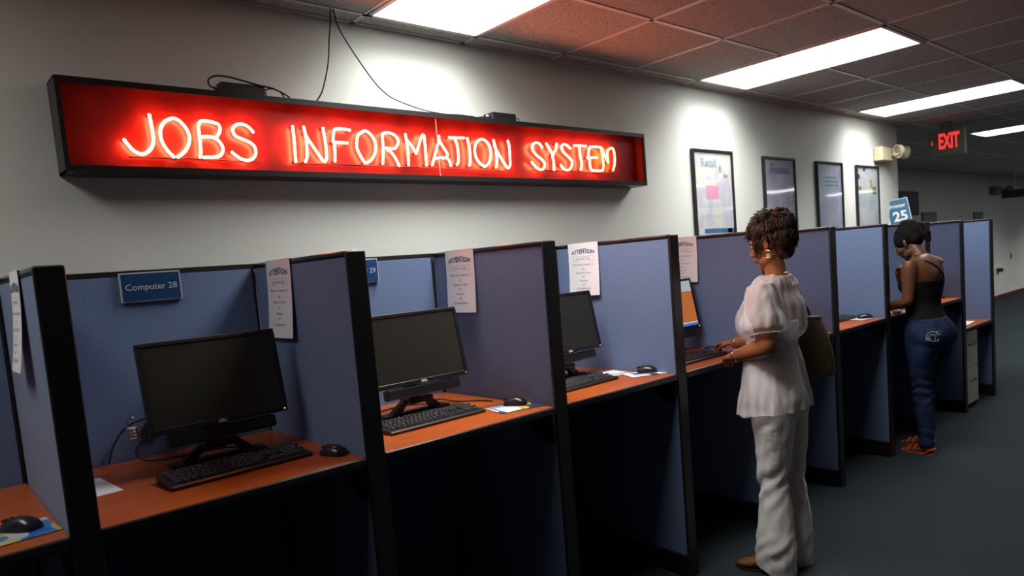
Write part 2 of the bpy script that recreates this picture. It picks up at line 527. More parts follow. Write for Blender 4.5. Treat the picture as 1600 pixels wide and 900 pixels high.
wire('sign_cable', [(1.214, .72, H-.006), (1.211, .725, 2.69), (1.200, .73, 2.618), (1.182, .73, 2.511), (1.146, .73, 2.403), (1.118, .735, 2.358)], .0032,
     'black cable hanging from ceiling straight to sign top, the left one', 'cables from the ceiling to the sign')
wire('sign_cable', [(1.226, .72, H-.006), (1.241, .722, 2.677), (1.275, .725, 2.62), (1.323, .73, 2.556), (1.391, .73, 2.469), (1.44, .73, 2.425), (1.495, .73, 2.397), (1.628, .735, 2.368), (1.752, .74, 2.358), (1.86, .745, 2.362), (1.95, .745, 2.36)], .0030,
     'black cable sagging diagonally right from ceiling to sign, the right one', 'cables from the ceiling to the sign')

# ------------------------------------------------------------------ cubicles
HB, HD, YB = 1.7024, 1.028, .785
T = .067
PX = [-.022, .797, 1.650, 2.470, 3.312, 4.135, 4.957, 5.777, 6.585, 7.412]
def make_partition(label):
    t = thing('cubicle_partition', label, 'partition', (0, 0, 0), group='fabric side partitions between the computer booths')
    MB().box(.004, .030, .012, YB-.001, .112, HB-.020, .003).build('fabric_panel', m_fab, t)['label'] = 'blue fabric on the side facing left'
    MB().box(T-.030, T-.004, .012, YB-.001, .112, HB-.020, .003).build('fabric_panel', m_fab, t)['label'] = 'blue fabric on the side facing right'
    MB().box(.030, T-.030, .012, YB-.001, .112, HB-.020).build('core_frame', m_blk, t)
    MB().box(0, T, -.004, .012, .0, HB-.002, .003).build('end_post', m_blk, t)
    MB().box(.001, T-.001, .012, YB-.001, HB-.020, HB, .005, seg=2).sm().build('top_cap', m_cap, t)
    MB().box(-.002, T+.002, .012, YB-.001, .012, .112, .003).build('base_channel', m_blk, t)
    MB().cyl((T/2, .035, .006), .018, .012, 'z', 14).build('levelling_foot', m_sil, t)
    return t
plabels = ['blue fabric partition nearest left, edge on, left of Computer 28 booth', 'blue fabric partition on the right side of Computer 28 booth',
           'purplish blue fabric partition right of Computer 29 booth', 'blue fabric partition just left of the woman in white',
           'blue fabric partition directly behind the woman in white', 'blue fabric partition beyond the woven shoulder bag',
           'pale blue partition just left of the woman in jeans', 'blue partition right behind the woman in jeans',
           'dark blue partition left of the white file cabinet', 'last blue partition at the far end of the row']
p0 = make_partition(plabels[0])
p0.location = (PX[0], 0, 0)
for i in range(1, 10):
    dup(p0, (PX[i], 0, 0), 0, plabels[i])
bnames = ['at the left edge of the picture', 'of Computer 28', 'of Computer 29', 'with the cropped dark monitor, third from left', 'where the woman in white stands',
          'beyond the woman in white', 'with a mouse and pale blue partition', 'where the woman in jeans stands', 'just right of the woman in jeans', 'at the far end of the row']
ED = [-.90] + PX
for i in range(10):
    x0, x1 = (ED[i]+T if i else -.90), ED[i+1]
    # back panel
    w_ = x1 - x0
    t = thing('back_panel', 'blue fabric back panel of the booth ' + bnames[i], 'partition', ((x0+x1)/2, YB, 0), group='fabric back panels of the booths')
    MB().box(x0+.002, x1-.002 + (T if i < 0 else 0), YB, YB+.03, .112, HB-.020, .002).build('fabric_panel', m_fab, t)
    MB().box(x0, x1 + T, YB, YB+.045, HB-.020, HB, .002).build('top_cap', m_blk, t)
    MB().box(x0+.001, x1-.001, YB, YB+.03, .0, .112, .002).build('base_channel', m_blk, t)
    MB().box(x1-.010, x1-.001, YB-.006, YB+.03, .112, HB-.021, .001).build('corner_post', m_blk, t)
    # worktop
    zt = HD if i < 9 else .745
    t = thing('worktop', 'orange brown laminate worktop of the booth ' + bnames[i], 'desk', ((x0+x1)/2, .39, zt-.03), group='laminate worktops in the booths')
    MB().box(x0+.001, x1-.001, .010, YB-.007, zt-.028, zt, .001).build('wood_top', m_wood, t)
    MB().box(x0+.001, x1-.001, -.004, .010, zt-.030, zt+.001, .006, seg=3).sm().build('edge_trim', m_blk2, t)
    for xx in (x0+.003, x1-.009):
        MB().poly([(xx, .02, zt-.030), (xx, .40, zt-.030), (xx, .40, zt-.055), (xx, .16, zt-.075), (xx, .05, zt-.15), (xx, .02, zt-.15)], (.006, 0, 0)).build('bracket', m_blk, t)

# number signs hooked on the back panels
m_signblue = noisy(mat('blue_sign_face', rough=.25), 6, (.012, .045, .13), (.020, .070, .17), detail=2)
m_let = mat('pale_lettering', (.52, .53, .58), .5)
def number_sign(x0, txt, label):
    t = thing('computer_number_sign', label, 'sign', (x0+.099, YB-.012, 1.59), group='computer number signs')
    x1 = x0+.199
    MB().box(x0, x1, YB-.016, YB-.001, 1.589, 1.694, .001).build('sign_frame', m_alu, t)
    MB().box(x0+.004, x1-.004, YB-.0175, YB-.016, 1.593, 1.690).build('sign_face', m_signblue, t)
    mb = MB()
    text_on(mb, txt, .0312, ((x0+x1)/2, YB-.0175, 1.641), (1, 0, 0), (0, 0, 1))
    mb.build('lettering', m_let, t)
    MB().box(x0+.02, x0+.06, YB-.010, YB+.046, HB, HB+.0025).build('hook', m_alu, t)
number_sign(.320, 'Computer 28', 'blue sign reading Computer 28 on the back panel')
number_sign(1.145, 'Computer 29', 'blue sign reading Computer 29, mostly hidden behind a partition')

# paper notices hung over the partitions
def notice(xp, y0, y1, label, zb=1.415, curl=.008, lean=0.0):
    t = thing('paper_notice', label, 'notice', (xp, (y0+y1)/2, zb), group='white paper notices on the partitions')
    W, Z1 = y0-y1, HB+.003
    def fx(v, u=0):       # offset from the panel: the sheet curls away near its bottom
        s = (Z1-v)/(Z1-zb)
        return xp - .002 - curl*s*s*2 - .004*s*math.sin(PI*u)
    def P(u, v):          # u 0..1 from the back edge to the front edge
        s = (Z1-v)/(Z1-zb)
        return Vector((fx(v, u), y0 - W*u + lean*s, v))
    mb = MB()
    nu, nv = 8, 16
    g1 = [[mb.bm.verts.new(P(i/nu, Z1-(Z1-zb)*j/nv)) for i in range(nu+1)] for j in range(nv+1)]
    g2 = [[mb.bm.verts.new(v.co + Vector((.0005, 0, 0))) for v in r] for r in g1]
    for j in range(nv):
        for i in range(nu):
            mb.bm.faces.new((g1[j][i], g1[j][i+1], g1[j+1][i+1], g1[j+1][i]))
            mb.bm.faces.new((g2[j][i], g2[j+1][i], g2[j+1][i+1], g2[j][i+1]))
    mb.sm().build('sheet', m_paper, t)
    # folded over the top cap
    MB().box(xp-.0025, xp+.05, y1, y0, HB+.0005, HB+.0015).build('folded_edge', m_paper, t)
    def put(mb, txt, size, cu, zz, warp=None, bold=0.0):
        vs, fs = text2d(txt, size, 'CENTER', bold)
        if warp: vs = [warp(a, b_) for a, b_ in vs]
        mb.raw([P(cu + a/W, zz + b_) + Vector((-.0006, 0, 0)) for a, b_ in vs], fs)
    mb = MB()
    wv = text2d('ATTENTION', .034, 'CENTER', .0012)[0]
    ua = max(abs(a) for a, b_ in wv)
    def arch(a, b_):
        k = 1 - abs(a)/ua
        a *= .086/ua
        lo, hi = -.014 + .004*k, .004 + .014*k
        q = (b_ + .012)/.024
        return a, lo + (hi-lo)*min(max(q, 0), 1)
    put(mb, 'ATTENTION', .034, .5, HB-.044, arch, .0012)
    mb.build('heading', m_navy, t)
    mb = MB()
    for k, (s, z) in enumerate([('Job Search Only', -.082), ('Please use Computers in', -.113), ('the', -.136), ('Resource Center', -.157), ('For', -.178), ('Resumes', -.199), ('and', -.219), ('Job Applications', -.240)]):
        put(mb, s, .0158, .5, HB+z, bold=.0)
    for (a, b_, c, d) in ((.16, .84, -.070, -.069), (.16, .84, -.094, -.093)):
        mb.raw([P(a, HB+c)+Vector((-.0006, 0, 0)), P(b_, HB+c)+Vector((-.0006, 0, 0)), P(b_, HB+d)+Vector((-.0006, 0, 0)), P(a, HB+d)+Vector((-.0006, 0, 0))], [(0, 1, 2, 3)])
    for a in (.16, .835):
        mb.raw([P(a, HB-.070)+Vector((-.0006, 0, 0)), P(a+.005, HB-.070)+Vector((-.0006, 0, 0)), P(a+.005, HB-.094)+Vector((-.0006, 0, 0)), P(a, HB-.094)+Vector((-.0006, 0, 0))], [(0, 1, 2, 3)])
    mb.build('printed_text', m_ink, t)
notice(PX[0], .43, .25, 'white paper notice seen edge on at the far left partition', 1.43, .012)
notice(PX[1], .650, .430, 'white paper notice right of the Computer 28 sign', 1.412, .008, .006)
notice(PX[2], .675, .458, 'white paper notice on the partition right of Computer 29', 1.418, .006)
notice(PX[3], .683, .462, 'white paper notice above the cropped third monitor', 1.424, .006)
notice(PX[4], .655, .435, 'white paper notice half hidden, left of the woman in white', 1.428, .006)

# ------------------------------------------------------------------ computers
def make_monitor(label):
    t = thing('monitor', label, 'monitor', (0, 0, 0), group='flat monitors on the worktops')
    # screen assembly, tilted back 11 degrees about its lower edge
    R = Matrix.Translation((0, -.075, .130)) @ Matrix.Rotation(math.radians(-11), 4, 'X')
    W, Hh, b = .450, .302, .014
    fr = MB()
    fr.box(-W/2, W/2, -.010, .012, Hh-b, Hh, .002, m=R)
    fr.box(-W/2, W/2, -.010, .012, 0, b+.006, .002, m=R)
    fr.box(-W/2, -W/2+b, -.010, .012, b+.006, Hh-b, m=R)
    fr.box(W/2-b, W/2, -.010, .012, b+.006, Hh-b, m=R)
    fr.build('bezel', m_blk2, t)
    MB().box(-W/2+b, W/2-b, -.006, .0, b+.006, Hh-b, m=R).build('screen', m_screen, t)
    rh = MB()
    rh.box(-W/2+.004, W/2-.004, .001, .020, .004, Hh-.004, .004, m=R)
    rh.box(-W/2+.09, W/2-.09, .020, .048, .06, Hh-.05, .012, m=R)
    rh.build('rear_housing', m_matte, t)
    mb = MB()
    o = R @ Vector((.0, -.0102, .0095))
    text_on(mb, 'DELL', .013, o, (1, 0, 0), R.to_3x3() @ Vector((0, 0, 1)), bold=.0006)
    mb.build('logo', m_white, t)
    MB().ball((W/2-.012, -.011, .010), .0022, n=8, m=R).build('power_light', emit('power_light', (1, .42, .08), 3.0), t)
    sb = MB()
    sb.box(-.178, .178, -.008, .036, -.046, -.002, .006, m=R)
    sb.build('soundbar', m_blk2, t)
    st = MB()
    st.box(-.035, .035, .018, .040, .045, .16, .004)
    st.box(-.06, .06, -.05, .035, .045, .072, .006)
    for s in (-1, 1):
        st.loft([[Vector((s*.03, .0, .07)) + Vector(q) for q in ((-.02, -.014, 0), (.02, -.014, 0), (.02, .014, 0), (-.02, .014, 0))],
                 [Vector((s*.075, .005, .035)) + Vector(q) for q in ((-.020, -.014, 0), (.020, -.014, 0), (.020, .014, 0), (-.020, .014, 0))],
                 [Vector((s*.105, .01, .004)) + Vector(q) for q in ((-.024, -.018, 0), (.024, -.018, 0), (.024, .018, 0), (-.024, .018, 0))]])
        st.box(min(s*.075, s*.160), max(s*.075, s*.160), -.020, .045, .0005, .009, .003)
    st.box(-.085, .085, .005, .045, .0005, .008, .002)
    st.build('stand', m_blk2, t)
    return t
KP = []
def key_layout():
    u = .0190
    rows = []
    y0 = .052
    # function row
    xs = [0] + [2+i for i in range(4)] + [6.5+i for i in range(4)] + [11+i for i in range(4)]
    for k in xs: KP.append((k, 1, y0))
    defs = [([1]*13+[2]), ([1.5]+[1]*12+[1.5]), ([1.75]+[1]*11+[2.25]), ([2.25]+[1]*10+[2.75]), ([1.25, 1.25, 1.25, 6.25, 1.25, 1.25, 1.5])]
    for r, d in enumerate(defs):
        yy = y0 - .026 - r*u
        c = 0
        for w_ in d:
            KP.append((c, w_, yy))
            c += w_
        if r < 2:
            for k in range(3): KP.append((15.25+k, 1, yy))
        if r == 3: KP.append((16.25, 1, yy))
        if r == 4:
            for k in range(3): KP.append((15.25+k, 1, yy))
        n = [4, 3, 4, 3, 3][r]
        for k in range(n): KP.append((18.5+k, 1, yy))
key_layout()
KP = KP[:100]
def make_keyboard(label):
    t = thing('keyboard', label, 'keyboard', (0, 0, 0), group='black computer keyboards')
    W = .440
    prof = [(-.078, .001), (-.078, .010), (-.070, .0135), (.060, .024), (.072, .026), (.076, .020), (.076, .001)]
    b = MB()
    b.loft([[(-W/2, y, z) for y, z in prof], [(W/2, y, z) for y, z in prof]])
    b.build('keyboard_case', m_blk2, t)
    u = .0190
    cache = {}
    x0 = -.2075
    for (k, w_, yy) in KP:
        z = .0135 + (yy+.070)/.130*.0105
        if w_ not in cache:
            q = MB()
            hw = w_*u/2 - .0014
            q.loft([[(-hw, -.0080, 0), (hw, -.0080, 0), (hw, .0080, 0), (-hw, .0080, 0)],
                    [(-hw+.002, -.0062, .0075), (hw-.002, -.0062, .0075), (hw-.002, .0065, .0080), (-hw+.002, .0065, .0080)]])
            if w_ < 1.3:
                q.raw([(-.0035, .001, .0083), (-.0008, .001, .0083), (-.0008, .0045, .0085), (-.0035, .0045, .0085)], [(0, 1, 2, 3)])
            bmesh.ops.recalc_face_normals(q.bm, faces=q.bm.faces)
            me = bpy.data.meshes.new('key')
            q.bm.to_mesh(me)
            q.bm.free()
            me.materials.append(m_key)
            me.materials.append(m_leg)
            if w_ < 1.3: me.polygons[len(me.polygons)-1].material_index = 1
            cache[w_] = me
        o = bpy.data.objects.new('key', cache[w_])
        C.objects.link(o)
        o.parent = t
        o.location = (x0 + (k + w_/2)*u, yy, z)
    return t
def make_mouse(label):
    t = thing('mouse', label, 'mouse', (0, 0, 0), group='black computer mice')
    b = MB()
    rings = []
    n = 18
    for (y, w_, h) in ((-.056, .010, .010), (-.052, .022, .019), (-.038, .029, .030), (-.018, .0315, .037), (.006, .031, .037), (.030, .0295, .030), (.047, .025, .020), (.054, .012, .010)):
        ring = []
        for j in range(n):
            a = 2*PI*j/n
            ring.append((w_*math.cos(a), y, .0015 + (h*max(0, math.sin(a))**.8 if math.sin(a) > 0 else .0)))
        rings.append(ring)
    b.loft(rings)
    bmesh.ops.remove_doubles(b.bm, verts=b.bm.verts, dist=1e-5)
    b.sm().build('mouse_body', mat('mouse_plastic', (.02, .02, .021), .22), t, angle=60)
    MB().cyl((0, .032, .028), .0075, .007, 'x', 14).sm().build('scroll_wheel', m_matte, t)
    b = MB()
    b.box(-.0006, .0006, .008, .052, .028, .0371, m=Matrix.Rotation(math.radians(-14), 4, 'X') @ Matrix.Translation((0, 0, .0045)))
    b.build('button_seam', m_cable, t)
    b = MB()
    b.tube(spline([(0, .052, .008), (-.005, .08, .004), (-.03, .12, .003), (-.06, .15, .003), (-.075, .20, .003)], 6), .0017, 6)
    b.sm().build('mouse_cable', m_cable, t)
    return t
mon = make_monitor('large dark monitor in the Computer 28 booth')
mon.location = (.500, .50, HD)
m4 = None
dup(mon, (1.305, .495, HD), 0, 'dark monitor in the Computer 29 booth, left side cropped by partition')
dup(mon, (2.165, .495, HD), 0, 'dark monitor in the third booth, mostly hidden by partition')
m4 = dup(mon, (3.045, .495, HD), 0, 'monitor with lit orange page before the woman in white')
# the lit page on the fourth monitor
R4 = Matrix.Translation((0, -.075, .130)) @ Matrix.Rotation(math.radians(-11), 4, 'X')
scr = [c for c in m4.children if c.name.startswith('screen')][0]
scr.data = scr.data.copy()
scr.data.materials.clear()
scr.data.materials.append(emit('lit_screen_orange', (.80, .24, .07), .55))
scr['label'] = 'lit screen showing an orange page'
for nm, (xa, xb, za, zb, col, s) in {'page_header': (-.211, .211, .225, .288, (.62, .68, .74), .6), 'task_bar': (-.211, .211, .020, .034, (.08, .25, .8), .7),
                                     'page_text': (-.19, -.02, .10, .20, (.85, .75, .68), .5), 'status_line': (-.211, .211, .034, .041, (.8, .85, .9), .6)}.items():
    o = MB().box(xa, xb, -.0070, -.0062, za, zb, m=R4).build(nm, emit(nm, col, s), scr, world=False)

kb = make_keyboard('black keyboard in front of the Computer 28 monitor')
kb.location = (.482, .275, HD); kb.rotation_euler[2] = math.radians(2)
dup(kb, (1.225, .275, HD), math.radians(1), 'black keyboard in front of the Computer 29 monitor')
dup(kb, (2.035, .262, HD), math.radians(2), 'black keyboard in the third booth beside a mouse mat')
dup(kb, (2.885, .205, HD), math.radians(1), 'black keyboard under the hands of the woman in white')
dup(kb, (4.745, .28, HD), 0, 'black keyboard end showing in the booth left of woman in jeans')
ms = make_mouse('black mouse on bare wood right of the Computer 28 keyboard')
ms.scale = (.92, .92, .92); ms.location = (.755, .150, HD); ms.rotation_euler[2] = math.radians(18)
PADZ = .0030
dup(ms, (1.592, .185, HD+PADZ), math.radians(30), 'black mouse on a colourful mat in the Computer 29 booth')
dup(ms, (2.455, .175, HD+PADZ), math.radians(25), 'black mouse on a mat in the third booth')
dup(ms, (3.170, .265, HD), math.radians(8), 'black mouse under the right hand of the woman in white')
dup(ms, (4.915, .135, HD+PADZ), math.radians(30), 'black mouse beside the pale blue partition')
dup(ms, (6.52, .17, HD), math.radians(30), 'black mouse in the booth right of the woman in jeans')
dup(ms, (-.100, .190, HD+PADZ), math.radians(40), 'black mouse on a mat at the far left booth')

def mousepad(loc, rz, label, cols, seed, w=.20, d=.15):
    t = thing('mouse_pad', label, 'mouse pad', loc, rz, 'printed mouse pads')
    m = mat('printed_pad', rough=.45)
    tc = N(m, 'ShaderNodeTexCoord')
    mp = N(m, 'ShaderNodeMapping')
    mp.inputs['Location'].default_value = (seed, seed*1.7, 0)
    mp.inputs['Scale'].default_value = (1, .8, 1)
    lk(m, tc.outputs['Object'], mp.inputs[0])
    v = N(m, 'ShaderNodeTexVoronoi')
    v.inputs['Scale'].default_value = 17
    v.distance = 'CHEBYCHEV'
    lk(m, mp.outputs[0], v.inputs['Vector'])
    sp = N(m, 'ShaderNodeSeparateColor')
    lk(m, v.outputs['Color'], sp.inputs[0])
    rp = N(m, 'ShaderNodeValToRGB')
    rp.color_ramp.interpolation = 'CONSTANT'
    els = rp.color_ramp.elements
    for i, c in enumerate(cols):
        e_ = els[i] if i < 2 else els.new(i/len(cols))
        e_.position = i/len(cols)
        e_.color = (*c, 1)
    lk(m, sp.outputs[0], rp.inputs[0])
    lk(m, rp.outputs[0], bsdf(m).inputs['Base Color'])
    MB().box(-w/2, w/2, -d/2, d/2, .0, .0016, .0004).build('rubber_base', m_matte, t, world=False)
    MB().box(-w/2+.001, w/2-.001, -d/2+.001, d/2-.001, .0016, .0026).build('printed_top', m, t, world=False)
PC = [(.75, .77, .80), (.10, .35, .08), (.02, .10, .45), (.72, .50, .10), (.70, .72, .76), (.03, .05, .12), (.15, .35, .70)]
mousepad((1.565, .158, HD+.0004), math.radians(-10), 'green white and blue mouse pad in the Computer 29 booth', PC, 3.1)
mousepad((2.420, .165, HD+.0004), math.radians(-25), 'white and orange mouse pad in the third booth', [(.75, .75, .78), (.8, .8, .82), (.70, .42, .08), (.05, .08, .2), (.74, .75, .78)], 1.3, .19, .14)
mousepad((4.87, .15, HD+.0004), math.radians(-15), 'white mouse pad beside the pale blue partition', [(.6, .6, .62), (.7, .7, .72), (.5, .52, .56)], 5.3, .14, .13)
mousepad((-.105, .170, HD+.0004), math.radians(5), 'blue and yellow mouse pad in the far left booth', [(.5, .5, .5), (.5, .38, .10), (.03, .12, .45), (.05, .2, .5), (.55, .45, .2)], 7.7, .15, .17)
def sheet(loc, rz, w_, d, label, m=None, n=1):
    b = MB()
    for k in range(n):
        b.box(-w_/2+.002*(k % 2), w_/2, -d/2, d/2-.003*(k % 3), k*.0035, k*.0035+.003 if n > 1 else .0012)
    o = b.build('paper_sheet', m or m_paper)
    o.location = loc
    o.rotation_euler = (0, 0, rz)
    tag(o, label, 'paper')
sheet((.098, .48, HD+.0002), math.radians(4), .13, .25, 'white sheet of paper left of the Computer 28 keyboard')
sheet((2.375, .335, HD+.0002), math.radians(-8), .13, .15, 'white paper slip beside the mouse pad in the third booth')
sheet((6.98, .16, .7455), math.radians(5), .30, .21, 'stack of white papers on the lower desk above the file cabinet', n=4)
sheet((5.40, .12, HD+.0002), math.radians(12), .20, .24, 'white paper in front of the woman in jeans')

# cables behind the monitors
def desk_cable(dx, label, pts):
    wire('monitor_cable', [(x+dx, y, z) for x, y, z in pts], .0032, label, 'black cables behind the monitors')
z0 = HD+.0035
desk_cable(0, 'black cable running up the back panel left of monitor 28', [(.215, .775, z0), (.225, .772, 1.07), (.245, .77, 1.11), (.268, .75, 1.145), (.30, .72, 1.17), (.36, .60, 1.20)])
desk_cable(0, 'black cables looping behind the left foot of the Computer 28 monitor', [(.40, .66, 1.14), (.33, .68, 1.12), (.285, .68, 1.08), (.30, .66, 1.045), (.36, .66, z0), (.46, .65, z0), (.55, .63, z0), (.60, .60, z0), (.56, .57, 1.04), (.48, .575, 1.07)])
desk_cable(0, 'black cable under the soundbar of the Computer 28 monitor', [(.60, .56, 1.09), (.53, .58, 1.07), (.46, .60, 1.04), (.42, .62, z0), (.40, .66, z0)])
desk_cable(.0, 'black cable behind the stand of the Computer 29 monitor', [(1.10, .55, 1.12), (1.11, .60, 1.08), (1.10, .62, z0), (1.2, .64, z0), (1.33, .66, z0), (1.43, .60, z0), (1.47, .57, 1.045), (1.52, .50, z0), (1.58, .42, z0), (1.60, .35, z0)])
desk_cable(.0, 'thin black cable curving over the third booth worktop', [(2.20, .56, 1.09), (2.24, .55, 1.06), (2.27, .50, z0), (2.31, .45, z0), (2.33, .41, z0), (2.26, .37, z0)])
desk_cable(0, 'black cables coiled on the floor under the third booth', [(2.02, .60, .02), (1.98, .40, .03), (1.95, .20, .10), (1.96, .12, .13), (1.99, .10, .08), (2.03, .14, .03), (2.05, .25, .02), (2.12, .4, .02), (2.1, .55, .3), (2.1, .6, .9)])
# combination padlock hanging on the cable
pl = thing('padlock', 'small silver combination padlock hanging beside the Computer 28 monitor', 'padlock', (.262, .60, 1.12))
b = MB(); b.box(.246, .281, .595, .609, 1.130, 1.176, .003)
b.build('lock_body', m_sil, pl)
b = MB()
for k in range(4): b.cyl((.262, .594, 1.137+k*.0105), .0042, .020, 'x', 12)
b.sm().build('number_dials', m_white, pl)
MB().tube(spline([(.252, .602, 1.176), (.251, .602, 1.196), (.258, .602, 1.206), (.270, .602, 1.206), (.276, .602, 1.196), (.275, .602, 1.176)], 5), .0022, 8).sm().build('shackle', m_sil, pl)
# power socket strip behind monitor 28 where the cable plugs in
dp = MB(); dp.box(.345, .385, .765, .785, 1.10, 1.155, .003)
tag(dp.build('cable_adapter', m_matte), 'small black cable adapter on the back panel behind Computer 28 monitor', 'adapter')

# ------------------------------------------------------------------ pictures on the wall
def poster_mat(seed, cols, sc_=4.0):
    m = mat('poster_print', rough=.5)
    tc = N(m, 'ShaderNodeTexCoord')
    mp = N(m, 'ShaderNodeMapping')
    mp.inputs['Location'].default_value = (seed*3.1, 0, seed*1.9)
    mp.inputs['Scale'].default_value = (1.3, 1, 1)
    lk(m, tc.outputs['Object'], mp.inputs[0])
    nz = N(m, 'ShaderNodeTexNoise')
    nz.inputs['Scale'].default_value = sc_
    nz.inputs['Detail'].default_value = 3
    nz.inputs['Distortion'].default_value = .6
    lk(m, mp.outputs[0], nz.inputs['Vector'])
    rp = N(m, 'ShaderNodeValToRGB')
    els = rp.color_ramp.elements
    for i, c in enumerate(cols):
        p = .28 + .46*i/(len(cols)-1)
        e_ = els[i] if i < 2 else els.new(p)
        e_.position = p
        e_.color = (*c, 1)
    lk(m, nz.outputs[0], rp.inputs[0])
    lk(m, rp.outputs[0], bsdf(m).inputs['Base Color'])
    return m
m_gl = glass_sheet('poster_glazing', rough=.05, bump=.35, bscale=2.2, refl=2.2)
def flat(mb, x0, x1, z0, z1, y, th=.0006):
    mb.box(x0, x1, y-th, y, z0, z1)
def frame(x0, x1, zb, zt, m, label, extra):
    t = thing('framed_poster', label, 'poster', ((x0+x1)/2, YW-.02, zb), group='framed posters in a row on the wall')
    yb, yf = YW-.001, YW-.026
    b = MB(); e_ = .014
    b.box(x0, x1, yf, yb, zt-e_, zt); b.box(x0, x1, yf, yb, zb, zb+e_)
    b.box(x0, x0+e_, yf, yb, zb+e_, zt-e_); b.box(x1-e_, x1, yf, yb, zb+e_, zt-e_)
    b.build('picture_frame', m_blk2, t)
    pr = MB().box(x0+e_, x1-e_, YW-.012, YW-.006, zb+e_, zt-e_).build('print', m, t)
    for nm, col, rects in extra:
        q = MB()
        for r in rects:
            if isinstance(r, str): continue
            a, b_, c, d = r
            W_, H_ = x1-x0-2*e_, zt-zb-2*e_
            flat(q, x0+e_+a*W_, x0+e_+b_*W_, zb+e_+c*H_, zb+e_+d*H_, YW-.012)
        q.build(nm, mat(nm, col, .5), pr)
    MB().box(x0+e_, x1-e_, YW-.020, YW-.018, zb+e_, zt-e_).build('glazing', m_gl, t)
    return t
f1 = frame(3.880, 4.375, 1.70, 2.318, poster_mat(1, [(.62, .70, .74), (.75, .70, .62), (.70, .74, .72), (.62, .56, .66), (.55, .68, .72), (.78, .66, .62)], 5), 'framed poster with pink centre block, nearest the neon sign',
      [('pink_block', (.75, .35, .52), [(.30, .62, .44, .60)]), ('blue_band', (.06, .20, .34), [(.2, 1.0, .03, .085)]), ('white_patch', (.75, .75, .75), [(.05, .17, .03, .09), (.82, .95, .03, .08)]),
       ('text_lines', (.42, .48, .56), [(.12, .75, .38+.0, .385), (.12, .75, .36, .365), (.12, .6, .34, .345), (.12, .8, .22, .225), (.12, .8, .24, .245)]), ('figure_patch', (.35, .32, .38), [(.66, .72, .76, .84), (.78, .90, .70, .74)])])
mb = MB(); text_on(mb, 'Retail', .085, (4.075, YW-.0126, 2.225), (1, 0, 0), (0, 0, 1), bold=.003)
mb.build('poster_title', mat('poster_title', (.30, .42, .46), .5), f1)
frame(4.812, 5.305, 1.70, 2.306, poster_mat(2, [(.40, .40, .60), (.58, .60, .74), (.48, .50, .66), (.66, .68, .74), (.38, .36, .58)], 4), 'framed bluish purple poster directly above the woman in white',
      [('purple_band', (.30, .28, .50), [(.18, .85, .80, .88)]), ('red_patch', (.48, .20, .24), [(.2, .34, .90, .94)])])
frame(5.685, 6.175, 1.70, 2.302, poster_mat(3, [(.36, .46, .62), (.50, .62, .68), (.46, .44, .66), (.58, .68, .74)], 4), 'framed blue grey poster, third in the row',
      [('green_lines', (.20, .34, .36), [(.25, .85, .78, .80), (.25, .85, .72, .74), (.25, .85, .66, .68)])])
frame(6.470, 6.965, 1.70, 2.296, poster_mat(4, [(.66, .62, .68), (.48, .60, .70), (.72, .68, .72), (.42, .54, .62), (.58, .68, .72)], 5), 'framed poster with yellow and green figures, last in the row',
      [('yellow_figure', (.55, .50, .05), [(.62, .72, .66, .80)]), ('green_figure', (.10, .28, .06), [(.74, .92, .55, .68)]), ('brown_figure', (.26, .22, .14), [(.06, .22, .58, .68)]), ('dark_figure', (.04, .06, .06), [(.05, .14, .80, .88), (.3, .42, .93, .98)])])

# ------------------------------------------------------------------ emergency light, exit sign, printer sign
m_cream = mat('cream_plastic', (.60, .54, .36), .45)
el = thing('emergency_light', 'cream emergency light unit with two lamp heads at the wall corner', 'emergency light', (7.08, YW, 2.33))
MB().box(6.90, 7.20, YW-.085, YW-.001, 2.345, 2.478, .008).build('battery_case', m_cream, el)
for (cx, cy, cz, yw_, mm) in ((7.12, YW-.16, 2.43, 150, 0), (7.42, YW-.10, 2.44, -35, 1)):
    Rm = Matrix.Translation((cx, cy, cz)) @ Matrix.Rotation(math.radians(yw_), 4, 'Z') @ Matrix.Rotation(math.radians(10), 4, 'Y')
    hd = MB()
    n = 20
    rings = [[Rm @ Vector((x_, r_*math.cos(2*PI*j/n), r_*math.sin(2*PI*j/n))) for j in range(n)] for x_, r_ in ((-.05, .012), (-.045, .035), (-.02, .058), (.012, .066), (.020, .066), (.020, .058), (.004, .050))]
    hd.loft(rings)
    h = hd.sm().build('lamp_head', m_cream, el, angle=50)
    MB().ball((.006, 0, 0), .010, .052, .052, m=Rm).sm().build('reflector', m_sil, h)
    MB().tube([(cx-.02 if mm == 0 else cx-.05, cy, cz-.03), (7.12 if mm == 0 else 7.21, YW-.08 if mm == 0 else YW-.06, 2.40)], .008, 8).sm().build('swivel_arm', m_cream, h)
ex = thing('exit_sign', 'ceiling mounted exit sign with red EXIT letters and left chevron', 'exit sign', (8.0, .55, 2.40))
m_exh = mat('exit_sign_housing', (.17, .17, .12), .5)
MB().box(8.0, 8.05, .375, .720, 2.405, 2.672, .004).build('sign_housing', m_exh, ex)
MB().box(7.995, 8.055, .370, .376, 2.40, 2.677, .001).build('end_cap', mat('pale_end_cap', (.30, .30, .27), .5), ex)
MB().box(8.0, 8.05, .50, .60, 2.672, H).build('ceiling_canopy', m_exh, ex)
mb = MB()
m_exit = emit('exit_letters', (1.0, .03, .03), 1.6)
text_on(mb, 'EXIT', .185, (7.999, .520, 2.545), (0, -1, 0), (0, 0, 1), warp=lambda a, b_: (a*.52, b_*1.15), bold=.006)
mb.build('exit_lettering', m_exit, ex)
MB().poly([(7.999, .700, 2.545), (7.999, .672, 2.575), (7.999, .672, 2.515)], (-.001, 0, 0)).build('chevron', emit('exit_chevron', (1, .05, .04), .5), ex)

